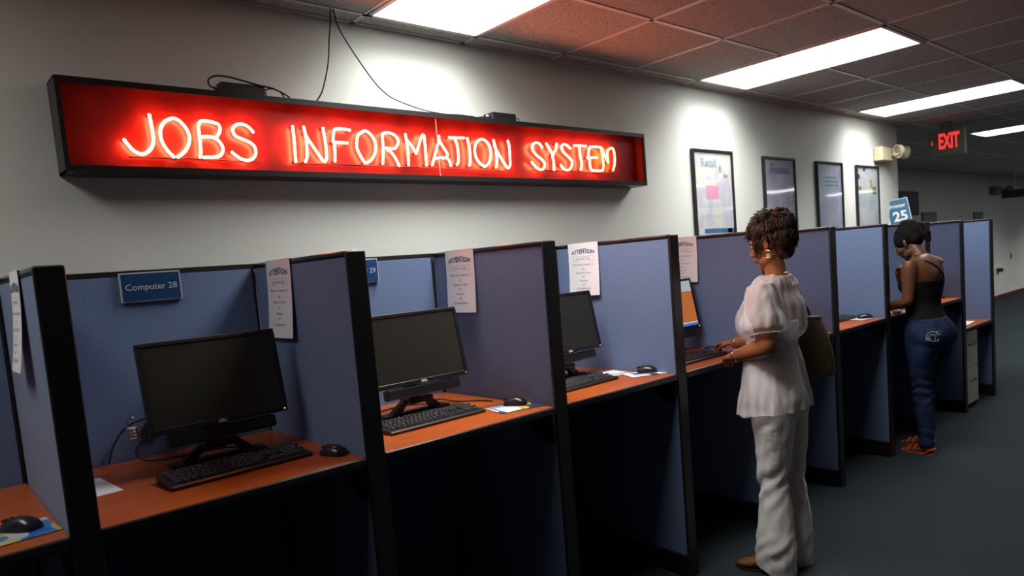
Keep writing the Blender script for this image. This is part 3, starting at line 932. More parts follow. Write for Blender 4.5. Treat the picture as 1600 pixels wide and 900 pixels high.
ps = thing('printer_sign', 'blue sign reading Printer 25 standing on the back panel top', 'sign', (7.3, .80, HB))
m_teal = mat('teal_sign_face', (.03, .13, .24), .35)
Rp = Matrix.Translation((7.28, .745, HB+.002)) @ Matrix.Rotation(math.radians(-62), 4, 'Z') @ Matrix.Rotation(math.radians(-9), 4, 'Y') @ Matrix.Rotation(math.radians(-8), 4, 'X')
MB().box(-.105, .105, -.006, .006, .0, .275, .001, m=Rp).build('sign_panel', m_white, ps)
MB().box(-.092, .098, -.0075, -.006, .004, .270, m=Rp).build('sign_face', m_teal, ps)
mb = MB()
text_on(mb, 'Printer', .054, Rp @ Vector((0, -.0076, .205)), Rp.to_3x3() @ Vector((1, 0, 0)), Rp.to_3x3() @ Vector((0, 0, 1)), bold=.001)
text_on(mb, '25', .135, Rp @ Vector((.01, -.0076, .095)), Rp.to_3x3() @ Vector((1, 0, 0)), Rp.to_3x3() @ Vector((0, 0, 1)), bold=.004)
mb.build('lettering', m_white, ps)
MB().box(-.05, .05, -.02, .05, .0, .008, m=Rp).build('sign_foot', m_alu, ps)

# things on the far wall
fs_ = thing('notice_board', 'small dark framed blue notice on the far wall above Printer 25 sign', 'sign', (12.95, YF, 2.0))
MB().box(12.50, 13.38, YF-.03, YF-.001, 1.95, 2.36, .004).build('board_frame', m_blk, fs_)
MB().box(12.53, 13.30, YF-.034, YF-.03, 1.98, 2.32).build('board_face', mat('deep_blue_face', (.02, .035, .14), .4), fs_)
for (xa, xb, za, zt_, c, lb) in ((13.55, 14.26, 1.60, 1.99, (.24, .25, .27), 'small grey framed picture on the far wall'), (16.43, 17.02, 1.60, 1.965, (.18, .24, .22), 'small greenish framed picture farther right on far wall')):
    t = thing('wall_picture', lb, 'picture', ((xa+xb)/2, YF, za))
    MB().box(xa, xb, YF-.03, YF-.001, za, zt_, .004).build('picture_frame', mat('grey_frame', (.16, .16, .16), .5), t)
    MB().box(xa+.06, xb-.03, YF-.034, YF-.03, za+.04, zt_-.04).build('picture_print', mat('picture_print', c, .5), t)
sw = thing('light_switch', 'small dark light switch plate on the far wall', 'light switch', (19.1, YF, .92))
MB().box(19.02, 19.14, YF-.008, YF-.001, .86, 1.0, .002).build('switch_plate', mat('bronze_plate', (.22, .21, .17), .5), sw)
MB().box(19.065, 19.095, YF-.016, YF-.008, .915, .955, .002).build('toggle', m_matte, sw)
# wall shelf seen just past the end of the row
ws = thing('wall_shelf', 'short pale shelf on the far wall beyond the last partition', 'shelf', (18.1, YF, .66))
MB().box(17.95, 18.40, YF-.12, YF-.001, .70, .73, .003).build('shelf_board', m_white, ws)
MB().box(17.97, 18.1, YF-.10, YF-.001, .63, .70, .003).build('shelf_bracket', m_blk, ws)
# hanging direction sign
hs = thing('hanging_sign', 'dark hanging direction sign at the right edge of the picture', 'sign', (14.0, 1.2, 2.1))
MB().box(14.0, 14.04, .55, 1.60, 2.10, 2.235, .004).build('sign_board', mat('dark_blue_board', (.012, .014, .035), .4), hs)
for yy in (.75, 1.4):
    MB().cyl((14.02, yy, (2.235+H)/2), .003, H-2.235, 'z', 8).build('suspension_rod', m_alu, hs)
e2 = thing('emergency_light', 'grey emergency light left of the dark hanging sign', 'emergency light', (17.9, YF, 2.36))
MB().box(17.55, 18.05, YF-.14, YF-.001, 2.34, 2.50, .01).build('battery_case', mat('grey_case', (.15, .15, .12), .5), e2)
MB().ball((18.25, YF-.2, 2.42), .10, .10, .10).sm().build('lamp_head', mat('grey_head', (.20, .21, .18), .5), e2)
MB().box(18.0, 18.2, YF-.15, YF-.12, 2.40, 2.44).build('swivel_arm', m_matte, e2)

# file cabinet under the last worktop
fc = thing('file_cabinet', 'white two drawer file cabinet under the last worktop', 'file cabinet', (6.88, .30, 0))
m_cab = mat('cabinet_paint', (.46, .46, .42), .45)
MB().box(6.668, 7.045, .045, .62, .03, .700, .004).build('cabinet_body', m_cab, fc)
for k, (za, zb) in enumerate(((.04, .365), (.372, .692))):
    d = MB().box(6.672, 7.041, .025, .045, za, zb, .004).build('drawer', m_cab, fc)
    d['label'] = ['lower drawer', 'upper drawer'][k]
    hz = zb - .11
    MB().tube(spline([(6.80, .025, hz), (6.80, .004, hz), (6.86, -.002, hz), (6.92, .004, hz), (6.92, .025, hz)], 5), .006, 8).sm().build('drawer_handle', m_blk, d)
for (xx, yy) in ((6.70, .08), (7.01, .08), (6.70, .58), (7.01, .58)):
    MB().cyl((xx, yy, .015), .014, .029, 'z', 12).build('cabinet_foot', m_blk, fc)

# crumpled tissue at the worktop edge beside the woman in jeans
b = MB()
g_ = bmesh.ops.create_icosphere(b.bm, subdivisions=4, radius=.03)
for v in g_['verts']:
    n_ = noise.noise(v.co*55)
    v.co = v.co*(1 + .35*n_)
    v.co.z *= .7
    v.co += Vector((5.235, .035, HD+.020))
tag(b.sm().build('crumpled_tissue', m_paper), 'crumpled white tissue on the worktop edge by the woman in jeans', 'tissue')

# ------------------------------------------------------------------ people
from mathutils.bvhtree import BVHTree
def smooth_path(ctrl, n=5):
    """ctrl: [(point, ra, rb)] -> Catmull-Rom resampled"""
    P = spline([c[0] for c in ctrl], n)
    A = spline([(c[1], c[2], 0) for c in ctrl], n)
    return [(p, max(a.x, .002), max(a.y, .002)) for p, a in zip(P, A)]
def limb(mb, ctrl, side, n=16, sub=5, wob=None, level=False):
    """elliptic tube through ctrl; ra along `side`, rb across; level: keep rings horizontal"""
    path = smooth_path(ctrl, sub)
    side = Vector(side)
    rings = []
    for i, (p, ra, rb) in enumerate(path):
        t = (path[min(i+1, len(path)-1)][0] - path[max(i-1, 0)][0]).normalized()
        if level: t = Vector((0, 0, 1))
        u = (side - t*side.dot(t)).normalized()
        v = t.cross(u).normalized()
        ring = []
        for j in range(n):
            a = 2*PI*j/n
            k = 1.0 if wob is None else wob(a, i/(len(path)-1), p)
            ring.append(p + u*(ra*k*math.cos(a)) + v*(rb*k*math.sin(a)))
        rings.append(ring)
    mb.loft(rings)
    for q, ra, rb in (path[0], path[-1]):
        pass
    return mb
def fuse(mb, name, m, parent, voxel=.006, smooth=4, disp=None, post=None):
    """one continuous surface out of overlapping closed shells"""
    bmesh.ops.recalc_face_normals(mb.bm, faces=mb.bm.faces)
    me = bpy.data.meshes.new('tmp')
    mb.bm.to_mesh(me)
    mb.bm.free()
    o = bpy.data.objects.new('tmp', me)
    C.objects.link(o)
    md = o.modifiers.new('r', 'REMESH')
    md.mode = 'VOXEL'
    md.voxel_size = voxel
    md.use_smooth_shade = True
    s = o.modifiers.new('s', 'SMOOTH')
    s.factor = .5
    s.iterations = smooth
    dg = bpy.context.evaluated_depsgraph_get()
    new = bpy.data.meshes.new_from_object(o.evaluated_get(dg))
    bpy.data.objects.remove(o)
    new.name = name
    if disp is not None:
        nr = [v.normal.copy() for v in new.vertices]
        for v, q in zip(new.vertices, nr):
            v.co += q*disp(v.co, q)
    if post is not None:
        post(new)
    new.shade_smooth()
    r = bpy.data.objects.new(name, new)
    C.objects.link(r)
    new.materials.clear()
    new.materials.append(m)
    if parent is not None:
        r.parent = parent
        new.transform(Matrix.Translation(-Vector(parent.location)))
    return r
def frame_of(O, th):
    rgt = Vector((math.cos(th), math.sin(th), 0))
    fwd = Vector((-math.sin(th), math.cos(th), 0))
    return rgt, fwd, (lambda a, b, z: Vector(O) + rgt*a + fwd*b + Vector((0, 0, z)))
def head_shells(mb, Mh):
    """head in its own frame: x right, y forward, z up; origin between the ears"""
    B = lambda c, a, b, d, rot=None, n=20: mb.ball(c, a, b, d, n=n, m=Mh, rot=rot)
    B((0, -.014, .032), .073, .092, .086)
    B((0, .030, -.015), .060, .066, .085)
    B((0, .040, -.070), .046, .046, .050)
    B((0, .070, -.108), .022, .020, .020)
    for s in (-1, 1):
        B((s*.036, .058, -.040), .026, .030, .026)
        B((s*.040, .020, -.085), .018, .045, .022, rot=Euler((math.radians(-18), 0, 0)).to_matrix())
        B((s*.075, -.006, -.020), .007, .017, .029, rot=Euler((math.radians(10), 0, s*math.radians(20))).to_matrix(), n=12)
        B((s*.030, .082, .012), .022, .010, .008)
        B((s*.010, .100, -.048), .007, .009, .006)
    mb.tube([Mh @ Vector(q) for q in ((0, .086, .018), (0, .096, -.010), (0, .108, -.034), (0, .113, -.044), (0, .100, -.050))], [.009, .009, .0105, .011, .008], 10)
    B((0, .093, -.070), .021, .011, .0065)
    B((0, .091, -.081), .018, .011, .0075)
def eyes(Mh, parent):
    me_ = mat('eye_white', (.34, .31, .28), .4)
    mi = mat('iris_dark', (.03, .015, .01), .2)
    for s in (-1, 1):
        e_ = MB().ball((s*.031, .0765, -.006), .0118, n=14, m=Mh).sm().build('eye', me_, parent)
        MB().ball((s*.031, .0860, -.009), .0052, .0030, .0050, n=10, m=Mh).sm().build('iris', mi, e_)
def hand_shells(mb, wrist, fdir, down, thumb, curl=(.25, .35, .3), sc_=1.0, spread=.10, thumb_curl=.3):
    """palm + four fingers + thumb. fdir: towards the fingers, down: palm side, thumb: side of the thumb"""
    f = Vector(fdir).normalized()
    d = Vector(down); d = (d - f*d.dot(f)).normalized()
    t = Vector(thumb); t = (t - f*t.dot(f) - d*t.dot(d)).normalized()
    wr = Vector(wrist)
    S = sc_
    limb(mb, [(wr - f*.02*S, .023*S, .019*S), (wr + f*.015*S, .026*S, .017*S), (wr + f*.045*S - d*.002, .036*S, .016*S), (wr + f*.078*S, .040*S, .014*S), (wr + f*.092*S + d*.002, .034*S, .010*S)], t, n=14)
    base = wr + f*.082*S
    for k, (off, L, r) in enumerate(((.028, .070, .0088), (.0095, .079, .0090), (-.0095, .073, .0086), (-.027, .058, .0078))):
        ang = spread*(1.5-k)*.35
        fd = (f*math.cos(ang) + t*math.sin(ang)).normalized()
        p = base + t*off*S + (f*.004*S if k in (1, 2) else -f*.002*S)
        pts = [p - fd*.022*S, p]
        cur = 0
        for seg, c in zip((.45, .31, .24), curl):
            cur += c*(1 + .12*k)
            p = p + (fd*math.cos(cur) + d*math.sin(cur))*(L*seg*S)
            pts.append(p)
        mb.tube(spline(pts, 3), [(r*(1.0 - .30*i/(3*(len(pts)-1))))*S for i in range(3*(len(pts)-1)+1)], 10)
        mb.ball(pts[-1], r*.74*S, n=10)
    p = wr + f*.022*S + t*.022*S
    td = (f*.72 + t*.62 + d*.25).normalized()
    pts = [p - td*.012*S, p, p + td*.034*S]
    td2 = (f*(.95) + t*.15 + d*(.25+thumb_curl)).normalized()
    pts.append(pts[-1] + td2*.028*S)
    pts.append(pts[-1] + (td2 + d*thumb_curl*.5).normalized()*.022*S)
    mb.tube(spline(pts, 3), [(.0125 - .0045*i/12)*S for i in range(13)], 10)
    mb.ball(pts[-1], .0082*S, n=10)

def fold_noise(p, s, seed=0.0):
    return noise.noise(Vector((p.x*s + seed, p.y*s, p.z*s*.6)))

m_skin1 = noisy(mat('brown_skin', rough=.42, Subsurface_Weight=.08, Subsurface_Scale=.01), 30, (.27, .098, .034), (.33, .125, .045), bump=.05, bscale=300, bdist=.001)
m_skin2 = noisy(mat('dark_brown_skin', rough=.42, Subsurface_Weight=.08, Subsurface_Scale=.01), 30, (.125, .050, .022), (.155, .064, .028), bump=.05, bscale=300, bdist=.001)
m_hair1 = noisy(mat('dark_brown_hair', rough=.42, spec=.45), 60, (.014, .008, .005), (.085, .036, .014), lo=.35, hi=.75)
m_hair2 = noisy(mat('black_hair', rough=.75, spec=.1), 60, (.006, .005, .005), (.012, .010, .009))
m_sheer = mat('sheer_white_cotton', (.80, .77, .78), .85, spec=.1, Alpha=.50)
for m_, st_, sc2, bd in ((m_sheer, (1, 1, .22), 28, .010),):
    tc_ = N(m_, 'ShaderNodeTexCoord'); mp_ = N(m_, 'ShaderNodeMapping'); mp_.inputs['Scale'].default_value = st_
    nz_ = N(m_, 'ShaderNodeTexNoise'); nz_.inputs['Scale'].default_value = sc2; nz_.inputs['Detail'].default_value = 5
    bp0 = N(m_, 'ShaderNodeBump'); bp0.inputs['Strength'].default_value = .8; bp0.inputs['Distance'].default_value = bd
    lk(m_, tc_.outputs['Object'], mp_.inputs[0]); lk(m_, mp_.outputs[0], nz_.inputs['Vector']); lk(m_, nz_.outputs[0], bp0.inputs['Height']); lk(m_, bp0.outputs[0], bsdf(m_).inputs['Normal'])
m_cami = mat('white_undershirt', (.80, .78, .79), .85, spec=.1)
m_pant = noisy(mat('white_trousers', rough=.85, spec=.1), 300, (.66, .63, .60), (.72, .69, .66), bump=.5, bscale=45, bdist=.004)
m_gold = mat('gold', (.85, .58, .25), .22, 1.0)

def shoe(parent, heel, toe, m_up, m_sole, name='shoe', lift=.03, wid=.043):
    heel, toe = Vector(heel), Vector(toe)
    f = (toe-heel); L = f.length; f.normalize()
    s = Vector((f.y, -f.x, 0))
    def ring(t, w_, z0, z1, n=14):
        c = heel + f*(L*t)
        return [c + s*(w_*math.cos(2*PI*j/n)) + Vector((0, 0, (z0+z1)/2 + (z1-z0)/2*math.sin(2*PI*j/n))) for j in range(n)]
    up_ = MB()
    up_.loft([ring(.0, wid*.35, lift, lift+.03), ring(.06, wid*.70, lift-.002, lift+.055), ring(.25, wid*.78, lift-.004, lift+.075), ring(.45, wid*.86, lift*.6, lift+.055), ring(.68, wid*1.05, .008, lift*.5+.045), ring(.86, wid*.95, .008, .042), ring(.97, wid*.55, .010, .030), ring(1.0, wid*.2, .012, .022)])
    sh = up_.sm().build(name, m_up, parent)
    sl = MB()
    sl.loft([[heel + f*(L*t) + s*(a*wid*w_) + Vector((0, 0, z)) for (t, w_, a) in
              ((.0, .5, 1), (.1, .75, 1), (.4, .8, 1), (.68, 1.08, 1), (.88, .95, 1), (1.01, .35, 1), (1.01, .35, -1), (.88, .95, -1), (.68, 1.08, -1), (.4, .8, -1), (.1, .75, -1), (.0, .5, -1))] for z in (.001, .012)])
    sl.box(-.022, .022, -.022, .022, .0, lift+.006, m=Matrix.Translation(heel + f*.035) @ Matrix(((s.x, f.x, 0, 0), (s.y, f.y, 0, 0), (0, 0, 1, 0), (0, 0, 0, 1))))
    sl.build('sole', m_sole, sh)
    return sh

# ---- woman in white
TH = math.radians(8)
O1 = (2.88, -.28, 0)
rg, fd, W = frame_of(O1, TH)
wo = thing('person', 'woman in white blouse and white trousers standing at a booth, hands at the keyboard', 'person', O1)
Mh = Matrix.Translation(W(0, -.008, 1.635)) @ Matrix.Rotation(TH, 4, 'Z') @ Matrix.Rotation(math.radians(-14), 4, 'X')
b = MB()
head_shells(b, Mh)
limb(b, [(W(0, -.035, 1.42), .062, .060), (W(0, -.030, 1.48), .050, .052), (W(0, -.022, 1.54), .047, .050), (W(0, -.012, 1.60), .045, .048)], rg)
limb(b, [(W(0, -.01, .80), .15, .105), (W(0, -.02, .90), .165, .118), (W(0, -.005, .98), .145, .105), (W(0, 0, 1.07), .128, .092), (W(0, .005, 1.18), .142, .102), (W(0, .005, 1.30), .155, .110),
         (W(0, -.008, 1.38), .160, .095), (W(0, -.018, 1.425), .135, .072), (W(0, -.028, 1.46), .075, .055)], rg, n=24, level=True)
for s in (-1, 1):
    b.ball(W(s*.070, .072, 1.240), .062, .056, .060)
# arms
Ls, Le, Lw = W(-.165, -.015, 1.395), Vector((2.675, -.365, 1.145)), Vector((2.765, -.135, 1.078))
Rs, Re, Rw = W(.165, -.015, 1.395), Vector((3.115, -.175, 1.125)), Vector((3.130, .095, 1.088))
def arm(mb, S_, E_, W_, side, k=1.0):
    ud = (E_-S_).normalized(); fdv = (W_-E_).normalized()
    limb(mb, [(S_ - ud*.03, .040*k, .042*k), (S_ + ud*.02, .052*k, .052*k), (S_.lerp(E_, .45), .047*k, .049*k), (S_.lerp(E_, .85), .040*k, .042*k), (E_ + (fdv-ud)*.004, .038*k, .041*k),
              (E_.lerp(W_, .22), .039*k, .041*k), (E_.lerp(W_, .6), .032*k, .034*k), (W_ - fdv*.012, .024*k, .027*k), (W_ + fdv*.012, .023*k, .025*k)], side, sub=5)
arm(b, Ls, Le, Lw, (1, 0, 0), 1.15)
arm(b, Rs, Re, Rw, (1, 0, 0), 1.10)
hand_shells(b, Lw, (.075, .105, -.020), (.35, -.1, -1), (.8, -.5, -.1), curl=(.35, .75, .55), sc_=1.0)
hand_shells(b, Rw, (.050, .155, -.008), (0, .1, -1), (-1, .35, 0), curl=(.22, .30, .25), sc_=1.0)
# legs
KL, AL = Vector((2.805, -.290, .49)), Vector((2.785, -.300, .09))
KR, AR = Vector((2.975, -.290, .49)), Vector((2.955, -.305, .09))
for s, K_, A_ in ((-1, KL, AL), (1, KR, AR)):
    limb(b, [(W(s*.080, -.02, .86), .075, .085), (W(s*.085, -.01, .78), .076, .082), (K_.lerp(W(s*.085, -.01, .80), .5), .062, .066), (K_, .047, .050), (K_.lerp(A_, .35), .046, .048), (A_ + Vector((0, 0, .04)), .030, .032), (A_ - Vector((0, 0, .045)), .030, .036)], rg)
body1 = fuse(b, 'body', m_skin1, wo, .0052, 3)
body1['label'] = 'brown skin of face, neck and arms'
eyes(Mh, wo)
# undershirt
b = MB()
limb(b, [(W(0, -.012, .86), .176, .130), (W(0, 0, .98), .156, .118), (W(0, .003, 1.07), .140, .106), (W(0, .008, 1.18), .156, .126), (W(0, .014, 1.245), .162, .130)], rg, n=28, level=True)
for s in (-1, 1):
    b.ball(W(s*.070, .075, 1.235), .068, .058, .062)
    b.tube([W(s*.085, .105, 1.28), W(s*.09, .07, 1.36), W(s*.092, .0, 1.430), W(s*.085, -.07, 1.38), W(s*.08, -.105, 1.28)], .008, 8)
fuse(b, 'undershirt', m_cami, wo, .006, 3)
# trousers
def wr(a, t, p): return 1.0
b = MB()
limb(b, [(W(0, -.015, .985), .150, .112), (W(0, -.02, .92), .172, .130), (W(0, -.022, .85), .178, .138), (W(0, -.018, .78), .168, .128)], rg, n=28, level=True)
for s, K_, A_ in ((-1, KL, AL), (1, KR, AR)):
    limb(b, [(W(s*.080, -.02, .88), .082, .110), (W(s*.088, -.016, .77), .088, .106), (K_.lerp(W(s*.085, -.01, .80), .5) + fd*-.005, .080, .092), (K_ + fd*.006, .066, .076), (K_.lerp(A_, .18), .064, .070),
             (K_.lerp(A_, .5), .070, .084), (K_.lerp(A_, .85) + fd*.006, .079, .098), (Vector((A_.x, A_.y, .030)) + fd*.012, .072, .098), (Vector((A_.x, A_.y, .014)) + fd*.014, .070, .096)], rg, n=28)
def pant_disp(p, n_):
    z = p.z
    k = math.exp(-((z-.46)/.13)**2) + .7*math.exp(-((z-.10)/.10)**2) + .5*math.exp(-((z-.78)/.07)**2)
    d = (p.y - p.x*.5)
    a = math.sin((z*1.0 + d*.9)*62 + 6*noise.noise(p*6)) * .0062*k*(.5 + noise.noise(p*9 + Vector((3, 1, 7))))
    return a + .007*noise.noise(Vector((p.x*9, p.y*9, p.z*4))) + .0036*noise.noise(Vector((p.x*34, p.y*34, p.z*15)))
fuse(b, 'trousers', m_pant, wo, .0048, 2, disp=pant_disp)
# blouse: flared body with folds, full puffed sleeves
def fold(a, t, p):
    k = max(0.0, min(1.0, (1.10-p.z)/.30))
    return 1 + .035*k*math.sin(11*a + 1.3 + 2*math.sin(3*a)) + .015*k*math.sin(23*a)
b = MB()
limb(b, [(W(0, .012, .800), .214, .176), (W(0, .010, .86), .205, .168), (W(0, .004, .95), .188, .150), (W(0, .002, 1.04), .172, .136), (W(0, .004, 1.10), .158, .122), (W(0, .004, 1.140), .150, .112), (W(0, .006, 1.170), .160, .136), (W(0, .004, 1.205), .176, .162), (W(0, .006, 1.26), .180, .162),
         (W(0, -.004, 1.33), .180, .142), (W(0, -.010, 1.385), .172, .108), (W(0, -.018, 1.430), .152, .092), (W(0, -.028, 1.466), .090, .072)], rg, n=72, level=True, wob=fold)
for S_, E_ in ((Ls, Le), (Rs, Re)):
    dv = (E_-S_)
    q = lambda t, o=0: S_ + dv*t
    def pf(a, t, p): return 1 + .05*math.sin(9*a)*min(1, t*1.3)
    limb(b, [(q(-.14), .056, .060), (q(.06), .072, .076), (q(.30), .080, .086), (q(.50), .092, .102), (q(.68) + Vector((0, 0, -.002)), .088, .098), (q(.77), .064, .070)], (1, 0, 0), n=36, wob=pf)
def bl_disp(p, n_):
    return .008*noise.noise(Vector((p.x*10, p.y*10, p.z*5))) + .0055*noise.noise(Vector((p.x*38, p.y*38, p.z*8)))
def hem(me):
    # the hem dips in front and rises behind
    for v in me.vertices:
        bb = (Vector(v.co)-Vector(O1)).dot(fd)
        k = max(0.0, min(1.0, (1.02-v.co.z)/.22))
        v.co.z += k*(-.10*bb + .006 - .012*max(0, bb)) + .0
fuse(b, 'blouse', m_sheer, wo, .0050, 3, disp=bl_disp, post=hem)
# scalloped lace edges on hem and cuffs
lace = MB()
for S_, E_ in ((Ls, Le),):
    c = S_ + (E_-S_)*.77
    ax = (E_-S_).normalized(); u = ax.orthogonal().normalized(); v = ax.cross(u)
    lace.tube([c + (u*math.cos(a) + v*math.sin(a))*.066 + ax*(.003*math.sin(24*a)) for a in [2*PI*i/120 for i in range(120)]], .0035, 6, closed=True)
lace.sm().build('cuff_lace', m_cami, wo)
# necklace, hoop earrings, bracelets
b = MB()
pts = [W(.066*math.cos(a), -.030 + .064*math.sin(a), 1.468 - .010*math.sin(a)) for a in [2*PI*i/48 for i in range(48)]]
b.tube(pts, .0028, 6, closed=True)
b.sm().build('necklace', m_gold, wo)
for s in (-1, 1):
    c = Mh @ Vector((s*.080, -.004, -.066))
    b = MB()
    b.tube([c + (fd*math.cos(a) + Vector((0, 0, 1))*math.sin(a))*.0175 for a in [2*PI*i/28 for i in range(28)]], .0030, 8, closed=True)
    b.sm().build('hoop_earring', m_gold, wo)
for w_, e_ in ((Lw, Le), (Rw, Re)):
    ax = (e_-w_).normalized(); u = ax.orthogonal().normalized(); v = ax.cross(u); c = w_ + ax*.015
    b = MB()
    b.tube([c + (u*math.cos(a) + v*math.sin(a))*.029 for a in [2*PI*i/28 for i in range(28)]], .0028, 6, closed=True)
    b.sm().build('bracelet', m_gold, wo)
# hair: cap plus many tapered locks
random.seed(11)
hb = MB()
hb.ball((0, -.028, .046), .086, .102, .088, n=24, m=Mh)
hb.ball((0, -.070, -.002), .070, .062, .078, n=20, m=Mh)
hb.ball((0, -.060, -.050), .058, .048, .062, n=20, m=Mh)
for s in (-1, 1):
    hb.ball((s*.058, .012, .020), .024, .052, .050, n=16, m=Mh)
cap1 = fuse(hb, 'hair', m_hair1, wo, .006, 2, disp=lambda p, n_: .004*noise.noise(p*60))
cap1['label'] = 'short spiky dark brown hair'
lb = MB()
def lock(root, tip, r, sag=.004):
    mid = (root + tip)*.5 + Vector((0, 0, sag))
    lb.tube([root, root.lerp(mid, .6) , mid, mid.lerp(tip, .55), tip], [r, r*1.05, r*.85, r*.5, r*.08], 5)
for k in range(2200):
    z = random.uniform(-.35, 1)
    a = random.uniform(0, 2*PI)
    rr = math.sqrt(1-z*z)
    d = Vector((rr*math.cos(a), rr*math.sin(a), z))
    if d.y > .55 and d.z < .25: continue
    if abs(d.x) > .72 and d.z < -.10 and d.y > -.2: continue
    root = Vector((d.x*.084, -.028 + d.y*.100, .046 + d.z*.087))
    if d.z < .1 and d.y < .2:
        root.y = -.045 + d.y*.084; root.z = .020 + d.z*.145
    if d.z > .55:                      # top: layered, brushed forward and a little up
        flow = Vector((d.x*.5 + random.uniform(-.15, .15), .8 if d.y > -.35 else -.5, -.1))
        out = random.uniform(.15, .75)
        L = random.uniform(.026, .044)
    elif d.y > .10:                    # front and temples: swept forward and down
        flow = Vector((d.x*.1, .55, -.75))
        out = random.uniform(.0, .15)
        L = random.uniform(.035, .058)
    else:                              # back: lying down towards the nape
        flow = Vector((-d.x*.15, .15, -1.0))
        out = random.uniform(.05, .40) if d.z > .15 else random.uniform(0, .12)
        L = random.uniform(.028, .046)
    flow = flow - d*flow.dot(d)
    dirn = (flow.normalized() + d*out + Vector([random.uniform(-.10, .10) for _ in range(3)])).normalized()
    lock(Mh @ root, Mh @ (root + dirn*L + d*.004), random.uniform(.0022, .0036))
for s in (-1, 1):                      # wisps down the cheek in front of the ear
    for k in range(26):
        q = Vector((s*(.066 + random.uniform(-.004, .006)), .030 + random.uniform(-.015, .022), .020 + random.uniform(-.01, .02)))
        lock(Mh @ q, Mh @ (q + Vector((s*.002, .016 + random.uniform(-.008, .010), -.072 + random.uniform(-.02, .02)))), .0028, 0)
for k in range(60):                    # fringe over the forehead
    x_ = random.uniform(-.055, .055)
    q = Vector((x_, .058 + random.uniform(0, .01), .085 + random.uniform(-.012, .012)))
    lock(Mh @ q, Mh @ (q + Vector((random.uniform(-.014, .014), .030, -.050 + random.uniform(-.012, .012)))), .0030, .003)
lb.sm().build('hair_locks', m_hair1, cap1, world=True)
cap1.children[0].data.transform(Matrix.Identity(4))
# shoes
m_shoe = noisy(mat('brown_woven_leather', rough=.5), 90, (.12, .040, .010), (.26, .10, .03), bump=.8, bscale=90, bdist=.004)
m_sole = mat('dark_sole', (.03, .015, .01), .6)
shoe(wo, (2.795, -.345, 0), (2.735, -.100, 0), m_shoe, m_sole)
shoe(wo, (2.965, -.350, 0), (2.925, -.105, 0), m_shoe, m_sole)

# woven shoulder bag on her right shoulder
bag = thing('shoulder_bag', 'tan woven shoulder bag hanging behind the woman in white', 'bag', (3.10, -.46, .93))
m_bag = mat('woven_straw', (.10, .07, .035), .8)
tcb = N(m_bag, 'ShaderNodeTexCoord'); wv_ = N(m_bag, 'ShaderNodeTexChecker')
mpb = N(m_bag, 'ShaderNodeMapping'); mpb.inputs['Rotation'].default_value = (math.radians(45), 0, 0)
wv_.inputs['Scale'].default_value = 95
wv_.inputs['Color1'].default_value = (.15, .105, .055, 1); wv_.inputs['Color2'].default_value = (.085, .06, .03, 1)
lk(m_bag, tcb.outputs['Object'], mpb.inputs[0]); lk(m_bag, mpb.outputs[0], wv_.inputs['Vector']); lk(m_bag, wv_.outputs[0], bsdf(m_bag).inputs['Base Color'])
bp_ = N(m_bag, 'ShaderNodeBump'); bp_.inputs['Distance'].default_value = .003; lk(m_bag, wv_.outputs[1], bp_.inputs['Height']); lk(m_bag, bp_.outputs[0], bsdf(m_bag).inputs['Normal'])
def bag_ring(z, hy, hx, yc, n=28):
    r_ = []
    for j in range(n):
        a = 2*PI*j/n
        ca, sa = math.cos(a), math.sin(a)
        r_.append(Vector((3.125 + hx*math.copysign(abs(ca)**.6, ca), yc + hy*math.copysign(abs(sa)**.6, sa), z)))
    return r_
MB().loft([bag_ring(.940, .105, .040, -.345), bag_ring(.950, .122, .042, -.345), bag_ring(1.03, .124, .046, -.340), bag_ring(1.14, .108, .042, -.332), bag_ring(1.215, .090, .036, -.325), bag_ring(1.225, .084, .032, -.323)]).sm().build('bag_body', m_bag, bag, angle=50)
m_lea = mat('dark_brown_leather', (.05, .018, .010), .45)
MB().loft([bag_ring(1.222, .087, .034, -.323), bag_ring(1.240, .084, .030, -.322)]).sm().build('leather_rim', m_lea, bag, angle=50)
for s in (-1, 1):
    MB().tube(spline([(3.125+s*.025, -.345, 1.225), (3.125+s*.018, -.315, 1.31), (3.085+s*.008, -.290, 1.42), (3.050+s*.012, -.275, 1.462), (3.085+s*.012, -.215, 1.41), (3.14+s*.02, -.23, 1.30), (3.135+s*.03, -.275, 1.225)], 7), .0065, 8).sm().build('strap', m_lea, bag)

# ---- woman in jeans
TH2 = math.radians(-10)
O2 = (5.275, -.135, 0)
rg, fd, W = frame_of(O2, TH2)
w2 = thing('person', 'woman in black camisole and blue jeans leaning over a booth', 'person', O2)
Mh2 = Matrix.Translation(W(0, .100, 1.562)) @ Matrix.Rotation(TH2 + math.radians(4), 4, 'Z') @ Matrix.Rotation(math.radians(-30), 4, 'X')
b = MB()
head_shells(b, Mh2)
limb(b, [(W(0, -.02, 1.38), .062, .060), (W(0, .010, 1.45), .052, .052), (W(0, .045, 1.505), .047, .048), (W(0, .085, 1.56), .045, .046)], rg)
limb(b, [(W(0, -.03, .82), .155, .115), (W(0, -.045, .92), .172, .128), (W(0, -.015, 1.02), .140, .105), (W(0, -.005, 1.10), .128, .095), (W(0, -.010, 1.20), .142, .105), (W(0, -.020, 1.31), .158, .112),
         (W(0, -.020, 1.385), .165, .092), (W(0, -.010, 1.43), .135, .070), (W(0, 0, 1.46), .070, .050)], rg, n=24, level=True)
for s in (-1, 1): b.ball(W(s*.068, .065, 1.24), .060)
L2s, L2e, L2w = W(-.172, -.01, 1.395), W(-.185, .005, 1.135), W(-.145, .215, 1.075)
R2s, R2e, R2w = W(.172, -.01, 1.395), W(.190, .130, 1.165), W(.050, .200, 1.275)
arm(b, L2s, L2e, L2w, rg, 1.0); arm(b, R2s, R2e, R2w, rg, 1.0)
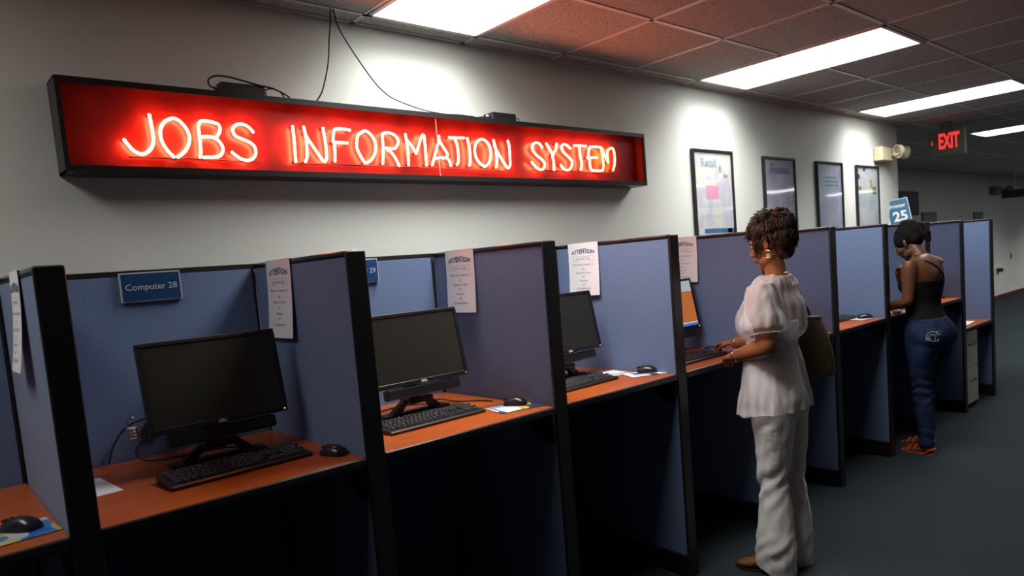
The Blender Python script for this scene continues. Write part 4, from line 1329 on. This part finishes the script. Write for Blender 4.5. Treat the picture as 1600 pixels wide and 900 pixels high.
hand_shells(b, L2w, fd*1.0 + Vector((0, 0, -.12)), (0, 0, -1), rg, curl=(.2, .35, .3), sc_=.95)
hand_shells(b, R2w, (W(.02, .200, 1.37)-W(.050, .200, 1.275)), -fd*1.0, -rg, curl=(.5, .8, .6), sc_=.95)
K2L, A2L = W(-.085, -.02, .49), W(-.110, -.055, .085)
K2R, A2R = W(.085, .050, .49), W(.085, .060, .085)
for s, K_, A_ in ((-1, K2L, A2L), (1, K2R, A2R)):
    limb(b, [(W(s*.085, -.03, .86), .078, .090), (W(s*.088, -.02, .76), .078, .084), (K_.lerp(W(s*.085, -.02, .80), .5), .064, .068), (K_, .048, .050), (K_.lerp(A_, .35), .046, .050), (A_ + Vector((0, 0, .04)), .030, .034), (A_ - Vector((0, 0, .045)), .028, .036)], rg)
    foot = A_ - Vector((0, 0, .05))
    limb(b, [(foot - fd*.045 + Vector((0, 0, -.004)), .022, .018), (foot - fd*.02, .028, .028), (foot + fd*.05 + Vector((0, 0, -.004)), .032, .024), (foot + fd*.11 + Vector((0, 0, -.012)), .038, .014), (foot + fd*.145 + Vector((0, 0, -.016)), .036, .011), (foot + fd*.165 + Vector((0, 0, -.018)), .026, .008)], rg)
body2 = fuse(b, 'body', m_skin2, w2, .006, 3)
body2['label'] = 'dark brown skin of back, arms and feet'
eyes(Mh2, w2)
# camisole with crossed back straps
m_blkcl = noisy(mat('black_knit', rough=.85, spec=.15), 200, (.006, .006, .007), (.012, .012, .013))
b = MB()
limb(b, [(W(0, -.035, .955), .168, .130), (W(0, -.012, 1.03), .150, .116), (W(0, -.004, 1.11), .140, .108), (W(0, -.008, 1.20), .153, .118), (W(0, -.016, 1.275), .163, .125)], rg, n=28, level=True)
for s in (-1, 1): b.ball(W(s*.068, .072, 1.24), .066)
cam2 = fuse(b, 'camisole', m_blkcl, w2, .006, 3, disp=lambda p, n_: .003*noise.noise(p*22))
dgv = [Vector(v.co) + Vector(O2) for v in body2.data.vertices]
bv2 = BVHTree.FromPolygons(dgv, [tuple(p.vertices) for p in body2.data.polygons])
for s in (-1, 1):
    pts = []
    for t in range(17):
        t /= 16
        a = s*(.105 - .19*t)
        q = W(a, -.22, 1.445 - .185*t)
        hit = bv2.find_nearest(W(a, -.12, 1.445 - .185*t))
        pts.append(hit[0] + hit[1]*.003)
    top = bv2.find_nearest(W(s*.105, .0, 1.50))
    front = [bv2.find_nearest(W(s*.10, .10, z_)) for z_ in (1.42, 1.34, 1.28)]
    P = [h[0] + h[1]*.003 for h in reversed(front)] + [top[0] + top[1]*.003] + pts
    MB().tube(P, .0048, 6).sm().build('strap', m_blkcl, cam2)
# jeans
m_jean = noisy(mat('blue_denim', rough=.85, spec=.15), 14, (.008, .013, .042), (.022, .035, .090), lo=.3, hi=.8, bump=.3, bscale=900, bdist=.001)
b = MB()
limb(b, [(W(0, -.030, 1.000), .156, .118), (W(0, -.040, .94), .180, .146), (W(0, -.045, .87), .190, .158), (W(0, -.035, .79), .176, .145)], rg, n=28, level=True)
for s in (-1, 1): b.ball(W(s*.088, -.105, .875), .088, .085, .088)
for s, K_, A_ in ((-1, K2L, A2L), (1, K2R, A2R)):
    limb(b, [(W(s*.085, -.035, .88), .090, .120), (W(s*.092, -.030, .77), .092, .110), (K_.lerp(W(s*.085, -.02, .80), .5), .080, .088), (K_, .062, .066), (K_.lerp(A_, .4), .058, .064), (A_ + Vector((0, 0, .06)), .046, .052), (A_ - Vector((0, 0, .018)), .048, .058)], rg, n=24)
def jean_disp(p, n_):
    k = math.exp(-((p.z-.47)/.12)**2) + .8*math.exp(-((p.z-.12)/.08)**2)
    return .004*k*math.sin(p.z*85 + 5*noise.noise(p*8)) + .004*noise.noise(Vector((p.x*14, p.y*14, p.z*7)))
je = fuse(b, 'jeans', m_jean, w2, .006, 3, disp=jean_disp)
jv = BVHTree.FromPolygons([Vector(v.co) + Vector(O2) for v in je.data.vertices], [tuple(p.vertices) for p in je.data.polygons])
def on_jean(a, z_):
    s_ = -1 if a < 0 else 1
    dd = (fd*.80 - rg*(s_*.60)).normalized()
    tt = (rg*.80 + fd*(s_*.60)).normalized()
    o_ = W(s_*.100, -.085, z_) + tt*(a - s_*.088) - dd*.5
    h = jv.ray_cast(o_, dd)
    return (h[0] + h[1]*.002) if h[0] is not None else o_ + dd*.4
m_emb = mat('white_embroidery', (.28, .30, .34), .7)
for s in (-1, 1):
    q = MB()
    ca, cz = s*.088, .880
    for (rx_, rz_, ox, oz, a0, a1) in ((.040, .034, 0, 0, .6, 5.2), (.020, .018, -.008, -.004, 0, 4.4), (.013, .012, .030, .022, 1, 6), (.010, .009, -.034, -.018, 0, 5), (.012, .010, .018, -.022, 2, 7)):
        q.tube([on_jean(ca + ox + rx_*math.cos(a0 + (a1-a0)*i/24), cz + oz + rz_*math.sin(a0 + (a1-a0)*i/24)) for i in range(25)], .0026, 6)
    if s < 0:
        q.sm().build('pocket_embroidery', m_emb, je)
    else:
        q.bm.free()
    q = MB()
    pts = [(-.060, .950), (.060, .950), (.060, .845), (0, .815), (-.060, .845), (-.060, .950)]
    P = []
    for (a0, z0_), (a1, z1_) in zip(pts[:-1], pts[1:]):
        for i in range(8): P.append(on_jean(ca + a0 + (a1-a0)*i/8, z0_ + (z1_-z0_)*i/8))
    q.tube(P, .0016, 5, closed=True)
    q.sm().build('pocket_seam', mat('denim_seam', (.05, .06, .10), .8), je)
# hair: smooth cap and a loose tail from the crown
hb = MB()
hb.ball((0, -.020, .036), .080, .095, .090, n=24, m=Mh2)
hb.ball((0, -.055, .0), .068, .060, .072, n=20, m=Mh2)
hb.ball((0, -.045, .100), .055, .058, .050, n=18, m=Mh2)
hb.tube([Mh2 @ Vector(q) for q in ((0, -.045, .100), (0, -.085, .085), (0, -.120, .040), (0, -.135, -.030), (0, -.130, -.090))], [.040, .048, .046, .036, .012], 14)
for s in (-1, 1): hb.ball((s*.056, .020, .022), .026, .050, .052, n=16, m=Mh2)
fuse(hb, 'hair', m_hair2, w2, .006, 3, disp=lambda p, n_: .004*noise.noise(Vector((p.x*70, p.y*70, p.z*18))))['label'] = 'black hair gathered in a loose tail'
# sandals
m_san = mat('orange_sandal', (.50, .09, .02), .5)
for A_ in (A2L, A2R):
    foot = Vector((A_.x, A_.y, 0))
    q = MB()
    q.loft([[foot + fd*t + rg*(a*w_) + Vector((0, 0, z_)) for (t, w_, a) in ((-.06, .018, 1), (-.03, .032, 1), (.05, .034, 1), (.12, .044, 1), (.17, .034, 1), (.185, .012, 1), (.185, .012, -1), (.17, .034, -1), (.12, .044, -1), (.05, .034, -1), (-.03, .032, -1), (-.06, .018, -1))] for z_ in (.001, .014)])
    sd = q.build('sandal', m_san, w2)
    for (t, h) in ((.125, .036), (.075, .052)):
        MB().tube(spline([foot + fd*t - rg*.042 + Vector((0, 0, .010)), foot + fd*(t-.004) - rg*.026 + Vector((0, 0, h)), foot + fd*(t-.006) + Vector((0, 0, h+.010)), foot + fd*(t-.004) + rg*.026 + Vector((0, 0, h)), foot + fd*t + rg*.042 + Vector((0, 0, .010))], 5), .006, 8).sm().build('sandal_strap', m_san, sd)
    MB().tube(spline([foot + fd*.0 - rg*.036 + Vector((0, 0, .012)), foot - fd*.045 - rg*.03 + Vector((0, 0, .045)), foot - fd*.062 + Vector((0, 0, .050)), foot - fd*.045 + rg*.03 + Vector((0, 0, .045)), foot + rg*.036 + Vector((0, 0, .012))], 5), .005, 8).sm().build('heel_strap', m_san, sd)
